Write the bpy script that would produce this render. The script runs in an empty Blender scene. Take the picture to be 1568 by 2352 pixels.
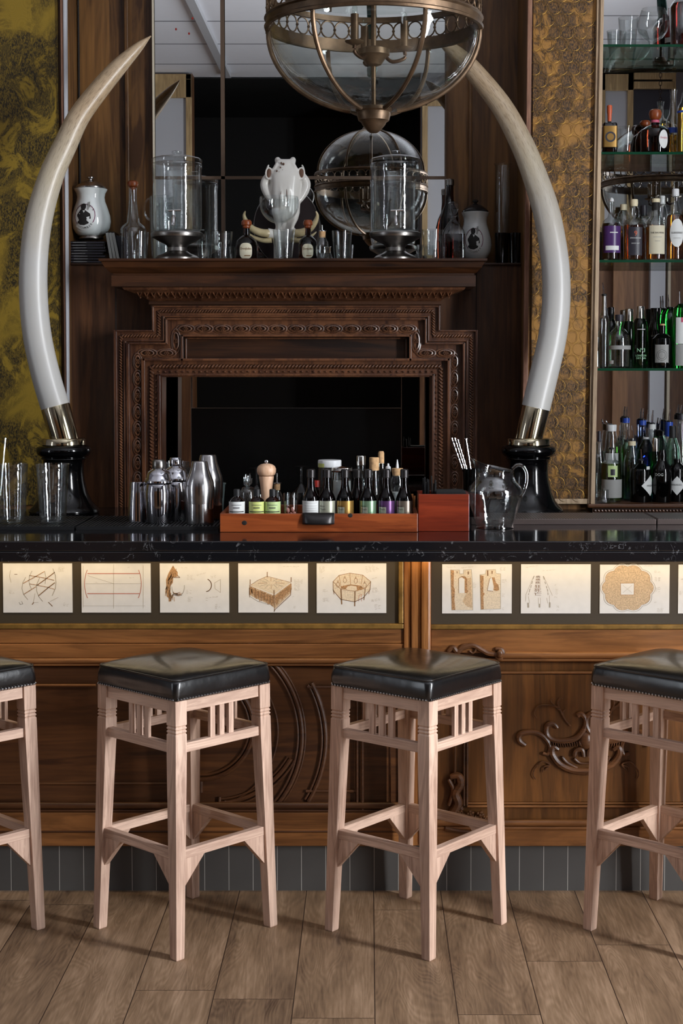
import bpy, bmesh, math, random
from mathutils import Vector, Matrix, noise as mnoise
random.seed(7)
S = bpy.context.scene
C = S.collection
PI = math.pi
# ------------------------------------------------------------------ camera
F = 3500.0; PIT = math.radians(3); H = 1.6; CX, CY = 845.0, 1033.0
cam = bpy.data.cameras.new('camera'); co = bpy.data.objects.new('camera', cam); C.objects.link(co)
co.location = (0, 0, H); co.rotation_euler = (PI/2-PIT, 0, 0)
cam.sensor_fit = 'HORIZONTAL'; cam.sensor_width = 36; cam.lens = 36*F/1568
cam.shift_x = (784-CX)/1568; cam.shift_y = (CY-1176)/1568
cam.clip_start = .05
S.camera = co
# ------------------------------------------------------------------ world, lights, exposure
w = bpy.data.worlds.new('world'); S.world = w; w.use_nodes = True
w.node_tree.nodes['Background'].inputs[0].default_value = (.6, .72, .95, 1)
w.node_tree.nodes['Background'].inputs[1].default_value = .3
S.view_settings.view_transform = 'Standard'; S.view_settings.look = 'None'
S.view_settings.gamma = 1; S.view_settings.use_curve_mapping = False
S.view_settings.exposure = 0.12
cy = S.cycles
cy.use_denoising = True; cy.max_bounces = 14; cy.transmission_bounces = 14; cy.glossy_bounces = 8
cy.diffuse_bounces = 4; cy.transparent_max_bounces = 40
cy.caustics_reflective = False; cy.caustics_refractive = False
cy.sample_clamp_indirect = 4.0; cy.blur_glossy = .3
def area(name, loc, rot, sx, sy, power, col):
    l = bpy.data.lights.new(name, 'AREA'); l.shape = 'RECTANGLE'; l.size = sx; l.size_y = sy
    l.energy = power; l.color = col
    o = bpy.data.objects.new(name, l); C.objects.link(o); o.location = loc; o.rotation_euler = rot
    return o
RX, LX = 3.3, -5.6           # side walls
WR = (1.75, 2.45, .3, 3.6)    # window opening right: y0,y1,z0,z1
WL = (1.75, 2.07, .5, 3.5)
area('daylight_right', (RX+.12, (WR[0]+WR[1])/2, (WR[2]+WR[3])/2), (PI/2, 0, PI/2), WR[1]-WR[0], WR[3]-WR[2], 500, (.93, .96, 1))
W3 = (-2.2, -1.1, .6, 3.5)  # opening of an unseen window, added for more light on the ceiling
area('rear_fill_light', (RX+.12, (W3[0]+W3[1])/2, (W3[2]+W3[3])/2), (PI/2, 0, PI/2), W3[1]-W3[0], W3[3]-W3[2], 48, (.9, .95, 1))  # added lamp that brightens the ceiling behind the camera
area('daylight_left', (LX-.12, (WL[0]+WL[1])/2, (WL[2]+WL[3])/2), (PI/2, 0, -PI/2), WL[1]-WL[0], WL[3]-WL[2], 52, (.85, .92, 1))
# ------------------------------------------------------------------ pixel helpers
def ray(px, py):
    a = (px-CX)/F; b = (CY-py)/F
    return Vector((a, math.cos(PIT)+b*math.sin(PIT), -math.sin(PIT)+b*math.cos(PIT)))
def P(px, py, D):
    d = ray(px, py); return d*(D/d.y)+Vector((0, 0, H))
def PZ(px, py, z):
    d = ray(px, py); return d*((z-H)/d.z)+Vector((0, 0, H))
def proj(v):
    v = Vector(v)-Vector((0, 0, H)); c = v.y*math.cos(PIT)-v.z*math.sin(PIT)
    return (CX+F*v.x/c, CY-F*(v.y*math.sin(PIT)+v.z*math.cos(PIT))/c)
def mpp(D, z):
    return (D*math.cos(PIT)-(z-H)*math.sin(PIT))/F
def X(px, D, z=1.6): return (px-CX)*mpp(D, z)
def Z(py, D): return P(CX, py, D).z
# ------------------------------------------------------------------ materials
MT = {}
def nmat(name):
    m = bpy.data.materials.new(name); m.use_nodes = True; MT[name] = m
    nt = m.node_tree; return m, nt, nt.nodes['Principled BSDF']
def hexc(h):
    h = h.lstrip('#'); c = [int(h[i:i+2], 16)/255 for i in (0, 2, 4)]
    return tuple((x/12.92 if x <= .04045 else ((x+.055)/1.055)**2.4) for x in c)+(1,)
def mat(name, col, rough=.5, metal=0, trans=0, ior=1.45, coat=0, spec=None, noise=None):
    m, nt, b = nmat(name); c = hexc(col) if isinstance(col, str) else tuple(col)+(1,)
    b.inputs['Base Color'].default_value = c; b.inputs['Roughness'].default_value = rough
    b.inputs['Metallic'].default_value = metal; b.inputs['Transmission Weight'].default_value = trans
    b.inputs['IOR'].default_value = ior; b.inputs['Coat Weight'].default_value = coat; b.inputs['Coat Roughness'].default_value = .04 if name != 'leather' else .2
    if spec is not None: b.inputs['Specular IOR Level'].default_value = spec
    if noise:                                   # (scale, bump strength, colour variation)
        tc = nt.nodes.new('ShaderNodeTexCoord'); n = nt.nodes.new('ShaderNodeTexNoise')
        n.inputs['Scale'].default_value = noise[0]; n.inputs['Detail'].default_value = 5
        nt.links.new(tc.outputs['Object'], n.inputs['Vector'])
        if noise[1]:
            bp = nt.nodes.new('ShaderNodeBump'); bp.inputs['Strength'].default_value = noise[1]; bp.inputs['Distance'].default_value = .01
            nt.links.new(n.outputs['Fac'], bp.inputs['Height']); nt.links.new(bp.outputs[0], b.inputs['Normal'])
        if noise[2]:
            r = nt.nodes.new('ShaderNodeMapRange'); r.inputs[3].default_value = 1-noise[2]; r.inputs[4].default_value = 1+noise[2]*.5
            r.inputs[1].default_value = .3; r.inputs[2].default_value = .7
            mx = nt.nodes.new('ShaderNodeVectorMath'); mx.operation = 'SCALE'; mx.inputs[0].default_value = c[:3]
            nt.links.new(n.outputs['Fac'], r.inputs[0]); nt.links.new(r.outputs[0], mx.inputs['Scale'])
            nt.links.new(mx.outputs[0], b.inputs['Base Color'])
    return m
def N(nt, t, **k):
    n = nt.nodes.new(t)
    for a, v in k.items():
        if a.startswith('i_'):
            key = a[2:].replace('_', ' '); key = int(key) if key.isdigit() else key
            n.inputs[key].default_value = v
        else: setattr(n, a, v)
    return n
def mth(nt, op, a, b=None, c=None):
    n = nt.nodes.new('ShaderNodeMath'); n.operation = op
    for i, x in enumerate((a, b, c)):
        if x is None: continue
        if isinstance(x, (int, float)): n.inputs[i].default_value = x
        else: nt.links.new(x, n.inputs[i])
    return n.outputs[0]
def ramp(nt, fac, stops):
    r = nt.nodes.new('ShaderNodeValToRGB'); e = r.color_ramp.elements
    while len(e) < len(stops): e.new(.5)
    for el, (p, c) in zip(e, stops): el.position = p; el.color = hexc(c) if isinstance(c, str) else c
    nt.links.new(fac, r.inputs[0]); return r.outputs[0]
def wood(name, dark, light, axis='X', scale=1.0, rough=.45, knots=0.0, coat=0, bump=.15, spec=.5):
    m, nt, b = nmat(name); tc = N(nt, 'ShaderNodeTexCoord'); L = nt.links.new
    mp = N(nt, 'ShaderNodeMapping'); L(tc.outputs['Object'], mp.inputs[0])
    s = [9*scale]*3; s['XYZ'.index(axis)] = .9*scale; mp.inputs['Scale'].default_value = s
    n1 = N(nt, 'ShaderNodeTexNoise', i_Scale=1.6, i_Detail=6.0, i_Roughness=.6, i_Distortion=.8); L(mp.outputs[0], n1.inputs['Vector'])
    wv = mth(nt, 'SINE', mth(nt, 'MULTIPLY', n1.outputs['Fac'], 34.0))
    mp2 = N(nt, 'ShaderNodeMapping'); L(tc.outputs['Object'], mp2.inputs[0])
    s2 = [150*scale]*3; s2['XYZ'.index(axis)] = 6*scale; mp2.inputs['Scale'].default_value = s2
    n2 = N(nt, 'ShaderNodeTexNoise', i_Scale=1.0, i_Detail=3.0); L(mp2.outputs[0], n2.inputs['Vector'])
    n3 = N(nt, 'ShaderNodeTexNoise', i_Scale=2.2*scale, i_Detail=3.0); L(tc.outputs['Object'], n3.inputs['Vector'])
    f = mth(nt, 'MULTIPLY_ADD', wv, .10, n1.outputs['Fac'])
    f = mth(nt, 'MULTIPLY_ADD', mth(nt, 'SUBTRACT', n2.outputs['Fac'], .5), .55, f)
    f = mth(nt, 'MULTIPLY_ADD', mth(nt, 'SUBTRACT', n3.outputs['Fac'], .5), .7, f)
    L(ramp(nt, f, [(.22, dark), (.78, light)]), b.inputs['Base Color'])
    bp = N(nt, 'ShaderNodeBump', i_Strength=bump, i_Distance=.002); L(f, bp.inputs['Height']); L(bp.outputs[0], b.inputs['Normal'])
    b.inputs['Roughness'].default_value = rough; b.inputs['Coat Weight'].default_value = coat; b.inputs['Coat Roughness'].default_value = .25
    b.inputs['Specular IOR Level'].default_value = spec
    return m
# timber
wood('wall_wood', '#3a2310', '#805a30', 'Z', .5, .42, spec=.4)
wood('wall_wood_low', '#2c190d', '#644026', 'Z', .5, .42, spec=.4)
wood('mantel_wood', '#1a0c06', '#472812', 'X', .8, .38, spec=.5)
wood('carved_wood', '#381f12', '#7a5036', 'Z', 1.5, .3, spec=.7, coat=.3); wood('frame_wood', '#33190f', '#70462b', 'Z', 1, .34, spec=.6, coat=.2)  # lighter than the mantel wood: light on the frame put into the colour
wood('bar_wood', '#5c381c', '#966236', 'X', .8, .36, spec=.5)
wood('bar_wood_vertical', '#462a12', '#784c24', 'Z', .8, .36, spec=.5)
wood('bar_wood_shaded', '#371e10', '#613c20', 'X', .8, .36, spec=.5)  # darkened bar wood: shade below the rails is put into the colour
wood('pilaster_wood', '#6f4222', '#a8703e', 'Z', 1, .3, spec=.5)
wood('carving_wood', '#3c2212', '#7a5030', 'X', 2, .35, spec=.5)
[wood('stool_wood'+q, '#a58573', '#dbbba6', a_, 1.5, .5, bump=.1) for q, a_ in (('', 'Z'), ('_x', 'X'), ('_y', 'Y'))]
wood('trim_wood', '#8a735a', '#c6ac8c', 'Z', 1.5, .5)
wood('trim_pink', '#6f4a38', '#a5795f', 'Z', 1.5, .45)
wood('frame_tan', '#8f7550', '#c8ab7c', 'Z', 1, .5)
wood('tray_wood', '#6c2c10', '#a05026', 'X', 1.2, .35, coat=.3)
wood('caddy_wood', '#601e0e', '#8a341a', 'X', .8, .3, coat=.4)
wood('pepper_wood', '#c89a78', '#e9c6a8', 'Z', 1, .4, bump=.03)
wood('far_wood', '#4c2d1b', '#86603f', 'Z', .3, .5)
mat('gilt', '#8c6a34', .4, .35, noise=(30, .2, .4))
mat('display_board', '#3e3426', .55)
mat('paper', '#e0dcd8', .8, noise=(40, 0, .04))
mat('ink_brown', '#b48a62', .9, noise=(400, 0, .6)); mat('ink_red', '#bd6c55', .9); mat('ink_grey', '#a39a8c', .9)
mat('ink_dark', '#86664a', .9); mat('wash_tan', '#cdb190', .9, noise=(250, 0, .35)); mat('wash_pale', '#ddccb4', .9, noise=(250, 0, .2)); mat('ink_faint', '#aca08e', .9)
mat('black_lacquer', '#050506', .12, spec=.6); mat('black_matt', '#060607', .6); mat('black_gloss', '#040404', .05)
mat('void', '#070606', .7)  # near-black colour stands for the darkness of the unlit far room
mat('screen_black', '#020202', .25)
mat('ivory_metal', '#c9c6c0', .12, 1); mat('silver', '#cfc3a6', .12, 1); mat('chrome', '#d0d0d6', .07, 1)
mat('steel', '#c2c0c0', .2, 1); mat('pewter', '#8e8a86', .3, 1, noise=(20, .05, .25)); mat('bronze', '#66523f', .42, .7, noise=(25, .15, .45))
mat('dark_bronze', '#38261a', .4, .8); mat('brass', '#8a6a2c', .36, .9); mat('tray_metal', '#6c605c', .35, .7); mat('iron', '#3c3a3a', .35, .8)
mat('rubber', '#111113', .55); mat('leather', '#09090b', .3, spec=.6, coat=.6, noise=(14, .25, 0))
mat('porcelain', '#d7dcdb', .12, coat=.5); mat('bone', '#cfccc6', .22, noise=(18, .15, .06)); mat('bone_dark', '#5c4030', .7); mat('tusk_ivory', '#b6a680', .25, noise=(30, .1, .2))
mat('cork', '#c79f72', .8, noise=(90, .1, .3)); mat('cream', '#d9cdac', .5); mat('white_plastic', '#d5d7d8', .4); mat('label_white', '#d4d6d4', .6)
mat('label_cream', '#c9c2aa', .6); mat('label_grey', '#8f8f8c', .6); mat('label_green', '#b4c98a', .5); mat('label_yellow', '#c6cf7c', .5); mat('label_silver', '#a9ab98', .35, .5)
mat('label_gold', '#96743c', .35, .6); mat('label_mint', '#7f9c7e', .3, .6); mat('label_purple', '#5b3a66', .3, .5); mat('label_brown', '#7c7064', .3, .6); mat('label_dark', '#2c2a32', .4)
mat('label_blue', '#2445a0', .4); mat('label_pink', '#b7506a', .5); mat('label_violet', '#452a5e', .3); mat('orange_red', '#c05a38', .4); mat('red', '#8e2118', .4); mat('text_black', '#1a1614', .7); mat('text_white', '#d0d4d0', .6)
mat('text_green', '#8fc09a', .6); mat('text_brown', '#74502c', .7); mat('maroon', '#160506', .5); mat('napkin', '#0b0b0c', .9); mat('teal', '#0d4742', .6, noise=(40, .4, .3)); mat('plum', '#7a4a60', .5)
mat('tin', '#7e8f8c', .35, .7); mat('pepper', '#3a302a', .9, noise=(300, .6, .9)); mat('pink', '#c98a80', .6); mat('cinnamon', '#8a5428', .8); mat('brown_cap', '#7a3a18', .35)
mat('ceiling_white', '#8b8d97', .7); mat('wall_plaster', '#7a787e', .8); mat('white_paint', '#b5b6bb', .5); mat('off_white', '#c4b9a4', .6)
mat('mirror', '#e4e6e6', .0, 1); mat('mirror_dark', '#b0a8a0', .0, 1); mat('aged_lead', '#5c4a3c', .6, .3)

mat('shelf_edge', '#0c3a26', .15); mat('glass_smoke', '#3a3a3e', .05, trans=.7)
def gl(name, col): mat(name, col, .0, trans=1, ior=1.45)
gl('glass_amber', '#5a1e06'); gl('glass_brown', '#2a0d05'); gl('glass_green', '#1f9a2e'); gl('glass_dkgreen', '#1c5020'); gl('glass_blue', '#9fb4e8'); gl('glass_pale', '#cfe8d8')
gl('liq_red', '#5c1612'); gl('liq_whisky', '#c8701c'); gl('liq_dark', '#6a2c14'); gl('liq_gold', '#e6b040'); gl('liq_green', '#a8d060'); gl('liq_clear', '#f0f6f4'); gl('liq_pink', '#b03040')
# lantern glass, old and wavy
def thin_glass(name, tint, ior=1.5, bump=0, rough=0.0):
    "thin walled clear glass: each surface lets light through and mirrors by the angle of view"
    m, nt, b = nmat(name); L = nt.links.new; nt.nodes.remove(b); out = nt.nodes['Material Output']
    t = N(nt, 'ShaderNodeBsdfTransparent'); t.inputs[0].default_value = hexc(tint); g = N(nt, 'ShaderNodeBsdfGlossy'); g.inputs['Roughness'].default_value = rough
    geo = N(nt, 'ShaderNodeNewGeometry'); dt = N(nt, 'ShaderNodeVectorMath', operation='DOT_PRODUCT'); L(geo.outputs['Incoming'], dt.inputs[1]); L(geo.outputs['Normal'], dt.inputs[0])
    f0 = ((ior-1)/(ior+1))**2; fr = mth(nt, 'MULTIPLY_ADD', mth(nt, 'POWER', mth(nt, 'SUBTRACT', 1.0, mth(nt, 'ABSOLUTE', dt.outputs['Value'])), 4.0), (1-f0)*.8, f0); mx = N(nt, 'ShaderNodeMixShader'); L(fr, mx.inputs[0]); L(t.outputs[0], mx.inputs[1]); L(g.outputs[0], mx.inputs[2]); L(mx.outputs[0], out.inputs[0])
    if bump:
        tc = N(nt, 'ShaderNodeTexCoord'); n = N(nt, 'ShaderNodeTexNoise', i_Scale=bump[0], i_Detail=3.0); L(tc.outputs['Object'], n.inputs['Vector']); bp = N(nt, 'ShaderNodeBump', i_Strength=bump[1], i_Distance=.01); L(n.outputs['Fac'], bp.inputs['Height'])
        L(bp.outputs[0], g.inputs['Normal']); L(bp.outputs[0], dt.inputs[0])
thin_glass('glass', '#f8fafa', 1.72, (60, .06)); thin_glass('cut_glass', '#f4f6f6', 2.3, (34, .22)); thin_glass('pint_glass', '#f8fafa', 2.2, (60, .08)); thin_glass('glass_thin', '#f6faf8', 1.5); thin_glass('lantern_glass', '#f8faf9', 1.5, (10, .35)); thin_glass('glass_shelf', '#d8eae2', 1.5)
# marble
def marble():
    m, nt, b = nmat('marble_black'); L = nt.links.new; tc = N(nt, 'ShaderNodeTexCoord')
    n = N(nt, 'ShaderNodeTexNoise', i_Scale=17.0, i_Detail=5.0, i_Roughness=.6, i_Distortion=1.4); L(tc.outputs['Object'], n.inputs['Vector'])
    n2 = N(nt, 'ShaderNodeTexNoise', i_Scale=26.0, i_Detail=2.0); L(tc.outputs['Object'], n2.inputs['Vector'])
    v = mth(nt, 'ABSOLUTE', mth(nt, 'SUBTRACT', n.outputs['Fac'], .5))
    v = mth(nt, 'LESS_THAN', v, .0065)
    k = N(nt, 'ShaderNodeMapRange', i_1=.54, i_2=.66); L(n2.outputs['Fac'], k.inputs[0])
    v = mth(nt, 'MULTIPLY', v, k.outputs[0])
    n3 = N(nt, 'ShaderNodeTexNoise', i_Scale=45.0, i_Detail=4.0); L(tc.outputs['Object'], n3.inputs['Vector'])
    sp = N(nt, 'ShaderNodeMapRange', i_1=.68, i_2=.75); L(n3.outputs['Fac'], sp.inputs[0])
    f = mth(nt, 'ADD', mth(nt, 'MULTIPLY', v, .8), mth(nt, 'MULTIPLY', sp.outputs[0], .7))
    L(ramp(nt, f, [(0, '#121215'), (1, '#6c6c6e')]), b.inputs['Base Color'])
    b.inputs['Roughness'].default_value = .09; b.inputs['Specular IOR Level'].default_value = .8
marble()
# ivory tusk: creamy horn with brown flecks above, smooth pale below
def tusk_mat():
    m, nt, b = nmat('tusk'); L = nt.links.new; tc = N(nt, 'ShaderNodeTexCoord')
    uv = N(nt, 'ShaderNodeUVMap'); uv.uv_map = 'along'
    mp = N(nt, 'ShaderNodeMapping'); L(uv.outputs[0], mp.inputs[0]); mp.inputs['Scale'].default_value = (26, 14, 1)
    n = N(nt, 'ShaderNodeTexNoise', i_Scale=3.2, i_Detail=5.0, i_Roughness=.6); L(mp.outputs[0], n.inputs['Vector'])
    sx = N(nt, 'ShaderNodeSeparateXYZ'); L(uv.outputs[0], sx.inputs[0])
    up = N(nt, 'ShaderNodeMapRange', i_1=.32, i_2=.72); L(sx.outputs[1], up.inputs[0])
    fl = N(nt, 'ShaderNodeMapRange', i_1=.51, i_2=.66); L(n.outputs['Fac'], fl.inputs[0])
    n2 = N(nt, 'ShaderNodeTexNoise', i_Scale=6.0, i_Detail=3.0); L(tc.outputs['Object'], n2.inputs['Vector'])
    base = ramp(nt, mth(nt, 'MULTIPLY_ADD', mth(nt, 'SUBTRACT', n2.outputs['Fac'], .5), .3, up.outputs[0]), [(.0, '#bab8b4'), (.45, '#b8ac96'), (1, '#b0987a')])
    mx = N(nt, 'ShaderNodeMix', data_type='RGBA'); L(mth(nt, 'MULTIPLY', fl.outputs[0], mth(nt, 'MULTIPLY_ADD', up.outputs[0], .75, .0)), mx.inputs[0])
    L(base, mx.inputs[6]); mx.inputs[7].default_value = hexc('#5a4228'); L(mx.outputs[2], b.inputs['Base Color'])
    b.inputs['Roughness'].default_value = .38; b.inputs['Coat Weight'].default_value = .25; b.inputs['Coat Roughness'].default_value = .3
tusk_mat()
# gold wallpaper printed with a brown ink landscape
def wallpaper(name, base, light, inkc, off):
    m, nt, b = nmat(name); L = nt.links.new; tc = N(nt, 'ShaderNodeTexCoord')
    mp = N(nt, 'ShaderNodeMapping'); L(tc.outputs['Object'], mp.inputs[0]); mp.inputs['Location'].default_value = off
    mp.inputs['Scale'].default_value = (1, 1, .8)
    big = N(nt, 'ShaderNodeTexNoise', i_Scale=3.4, i_Detail=3.0, i_Distortion=.7); L(mp.outputs[0], big.inputs['Vector'])
    mid = N(nt, 'ShaderNodeTexNoise', i_Scale=9.0, i_Detail=12.0, i_Roughness=.78, i_Distortion=.9); L(mp.outputs[0], mid.inputs['Vector'])
    ms = N(nt, 'ShaderNodeMapping'); L(tc.outputs['Object'], ms.inputs[0]); ms.inputs['Scale'].default_value = (260, 260, 110)
    st = N(nt, 'ShaderNodeTexNoise', i_Scale=1.0, i_Detail=3.0, i_Distortion=.5); L(ms.outputs[0], st.inputs['Vector'])
    line = N(nt, 'ShaderNodeMapRange', i_1=.028, i_2=.004); L(mth(nt, 'ABSOLUTE', mth(nt, 'SUBTRACT', mid.outputs['Fac'], .5)), line.inputs[0])
    zone = N(nt, 'ShaderNodeMapRange', i_1=.36, i_2=.46); L(big.outputs['Fac'], zone.inputs[0])
    mass = N(nt, 'ShaderNodeMapRange', i_1=.43, i_2=.53); L(mid.outputs['Fac'], mass.inputs[0])
    stroke = N(nt, 'ShaderNodeMapRange', i_1=.40, i_2=.56); L(st.outputs['Fac'], stroke.inputs[0])
    ink = mth(nt, 'MULTIPLY', mth(nt, 'MAXIMUM', mth(nt, 'MULTIPLY', mass.outputs[0], mth(nt, 'MULTIPLY_ADD', stroke.outputs[0], .55, .42)), mth(nt, 'MULTIPLY', line.outputs[0], .9)), zone.outputs[0])
    w1 = N(nt, 'ShaderNodeTexVoronoi', i_Scale=16.0); L(mp.outputs[0], w1.inputs['Vector'])
    rings = mth(nt, 'MULTIPLY', mth(nt, 'SINE', mth(nt, 'MULTIPLY', w1.outputs['Distance'], 75.0)), .5)
    g = ramp(nt, mth(nt, 'MULTIPLY_ADD', rings, .35, .5), [(0, base), (1, light)])
    mx = N(nt, 'ShaderNodeMix', data_type='RGBA'); L(ink, mx.inputs[0]); L(g, mx.inputs[6]); mx.inputs[7].default_value = hexc(inkc)
    L(mx.outputs[2], b.inputs['Base Color']); b.inputs['Roughness'].default_value = .5; b.inputs['Metallic'].default_value = .15
wallpaper('wallpaper_olive', '#806717', '#927826', '#120c05', (0, 0, 0))
wallpaper('wallpaper_gold', '#946628', '#a67936', '#22140a', (3.1, 0, 1.7))
# oak floor boards
def floor_mat():
    m, nt, b = nmat('oak_floor'); L = nt.links.new; tc = N(nt, 'ShaderNodeTexCoord'); sx = N(nt, 'ShaderNodeSeparateXYZ'); L(tc.outputs['Object'], sx.inputs[0])
    u = mth(nt, 'DIVIDE', mth(nt, 'SUBTRACT', sx.outputs[0], .017), .2058); i = mth(nt, 'FLOOR', u); fu = mth(nt, 'SUBTRACT', u, i)
    wn = N(nt, 'ShaderNodeTexWhiteNoise', noise_dimensions='1D'); L(i, wn.inputs['W'])
    v = mth(nt, 'DIVIDE', mth(nt, 'MULTIPLY_ADD', wn.outputs['Value'], 1.3, sx.outputs[1]), 1.3); j = mth(nt, 'FLOOR', v); fv = mth(nt, 'SUBTRACT', v, j)
    w2 = N(nt, 'ShaderNodeTexWhiteNoise', noise_dimensions='2D'); cb = N(nt, 'ShaderNodeCombineXYZ'); L(i, cb.inputs[0]); L(j, cb.inputs[1]); L(cb.outputs[0], w2.inputs['Vector'])
    c2 = N(nt, 'ShaderNodeCombineXYZ'); L(mth(nt, 'MULTIPLY', sx.outputs[0], 5.0), c2.inputs[0]); L(mth(nt, 'MULTIPLY', sx.outputs[1], .75), c2.inputs[1]); L(mth(nt, 'MULTIPLY', w2.outputs['Value'], 37.0), c2.inputs[2])
    n1 = N(nt, 'ShaderNodeTexNoise', i_Scale=1.5, i_Detail=2.0, i_Distortion=.6); L(c2.outputs[0], n1.inputs['Vector'])
    rg = mth(nt, 'SINE', mth(nt, 'MULTIPLY', n1.outputs['Fac'], 190.0))
    c3 = N(nt, 'ShaderNodeCombineXYZ'); L(mth(nt, 'MULTIPLY', sx.outputs[0], 150.0), c3.inputs[0]); L(mth(nt, 'MULTIPLY', sx.outputs[1], 12.0), c3.inputs[1]); L(mth(nt, 'MULTIPLY', w2.outputs['Value'], 37.0), c3.inputs[2])
    n2 = N(nt, 'ShaderNodeTexNoise', i_Scale=1.0, i_Detail=4.0); L(c3.outputs[0], n2.inputs['Vector'])
    n3 = N(nt, 'ShaderNodeTexNoise', i_Scale=3.4, i_Detail=4.0); L(c2.outputs[0], n3.inputs['Vector'])
    f = mth(nt, 'MULTIPLY_ADD', rg, .05, .5)
    f = mth(nt, 'MULTIPLY_ADD', mth(nt, 'SUBTRACT', n2.outputs['Fac'], .5), .5, f)
    f = mth(nt, 'MULTIPLY_ADD', mth(nt, 'SUBTRACT', n3.outputs['Fac'], .5), .9, f)
    f = mth(nt, 'MULTIPLY_ADD', mth(nt, 'SUBTRACT', w2.outputs['Value'], .5), .16, f)
    col = ramp(nt, f, [(.12, '#4c392b'), (.5, '#80674f'), (.9, '#ad9075')])
    e = mth(nt, 'MINIMUM', mth(nt, 'MINIMUM', fu, mth(nt, 'SUBTRACT', 1.0, fu)), mth(nt, 'MULTIPLY', mth(nt, 'MINIMUM', fv, mth(nt, 'SUBTRACT', 1.0, fv)), 6.3))
    g = mth(nt, 'LESS_THAN', e, .006)
    mx = N(nt, 'ShaderNodeMix', data_type='RGBA'); L(g, mx.inputs[0]); L(col, mx.inputs[6]); mx.inputs[7].default_value = hexc('#2e2018')
    L(mx.outputs[2], b.inputs['Base Color']); b.inputs['Roughness'].default_value = .48; b.inputs['Specular IOR Level'].default_value = .35
    bp = N(nt, 'ShaderNodeBump', i_Strength=.12, i_Distance=.002); L(f, bp.inputs['Height']); L(bp.outputs[0], b.inputs['Normal'])
floor_mat()
def stripe_mat(name, col, gap, axis, pitch, off, wd, rough=.6, var=.15):
    m, nt, b = nmat(name); L = nt.links.new; tc = N(nt, 'ShaderNodeTexCoord'); sx = N(nt, 'ShaderNodeSeparateXYZ'); L(tc.outputs['Object'], sx.inputs[0])
    u = mth(nt, 'DIVIDE', mth(nt, 'SUBTRACT', sx.outputs['XYZ'.index(axis)], off), pitch); i = mth(nt, 'FLOOR', u); fu = mth(nt, 'SUBTRACT', u, i)
    g = mth(nt, 'LESS_THAN', mth(nt, 'MINIMUM', fu, mth(nt, 'SUBTRACT', 1.0, fu)), wd/pitch/2)
    wn = N(nt, 'ShaderNodeTexWhiteNoise', noise_dimensions='1D'); L(i, wn.inputs['W'])
    n = N(nt, 'ShaderNodeTexNoise', i_Scale=14.0, i_Detail=5.0); L(tc.outputs['Object'], n.inputs['Vector'])
    k = mth(nt, 'MULTIPLY_ADD', mth(nt, 'ADD', wn.outputs['Value'], n.outputs['Fac']), var, 1-var)
    sc = N(nt, 'ShaderNodeVectorMath', operation='SCALE'); sc.inputs[0].default_value = hexc(col)[:3]; L(k, sc.inputs['Scale'])
    mx = N(nt, 'ShaderNodeMix', data_type='RGBA'); L(g, mx.inputs[0]); L(sc.outputs[0], mx.inputs[6]); mx.inputs[7].default_value = hexc(gap)
    L(mx.outputs[2], b.inputs['Base Color']); b.inputs['Roughness'].default_value = rough
stripe_mat('plinth_tile', '#45423f', '#a8a49c', 'X', .0744, X(26, 4.612, 0), .0016)
stripe_mat('ceiling_boards', '#eef0f8', '#7d8088', 'Y', .885, .03, .03, .7, .06)
stripe_mat('ribbed_rubber', '#151518', '#020202', 'X', .011, 0, .005, .5, .1)
stripe_mat('perforated', '#6a5e5a', '#1c1614', 'X', .0085, 0, .0038, .4, .1)
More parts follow.
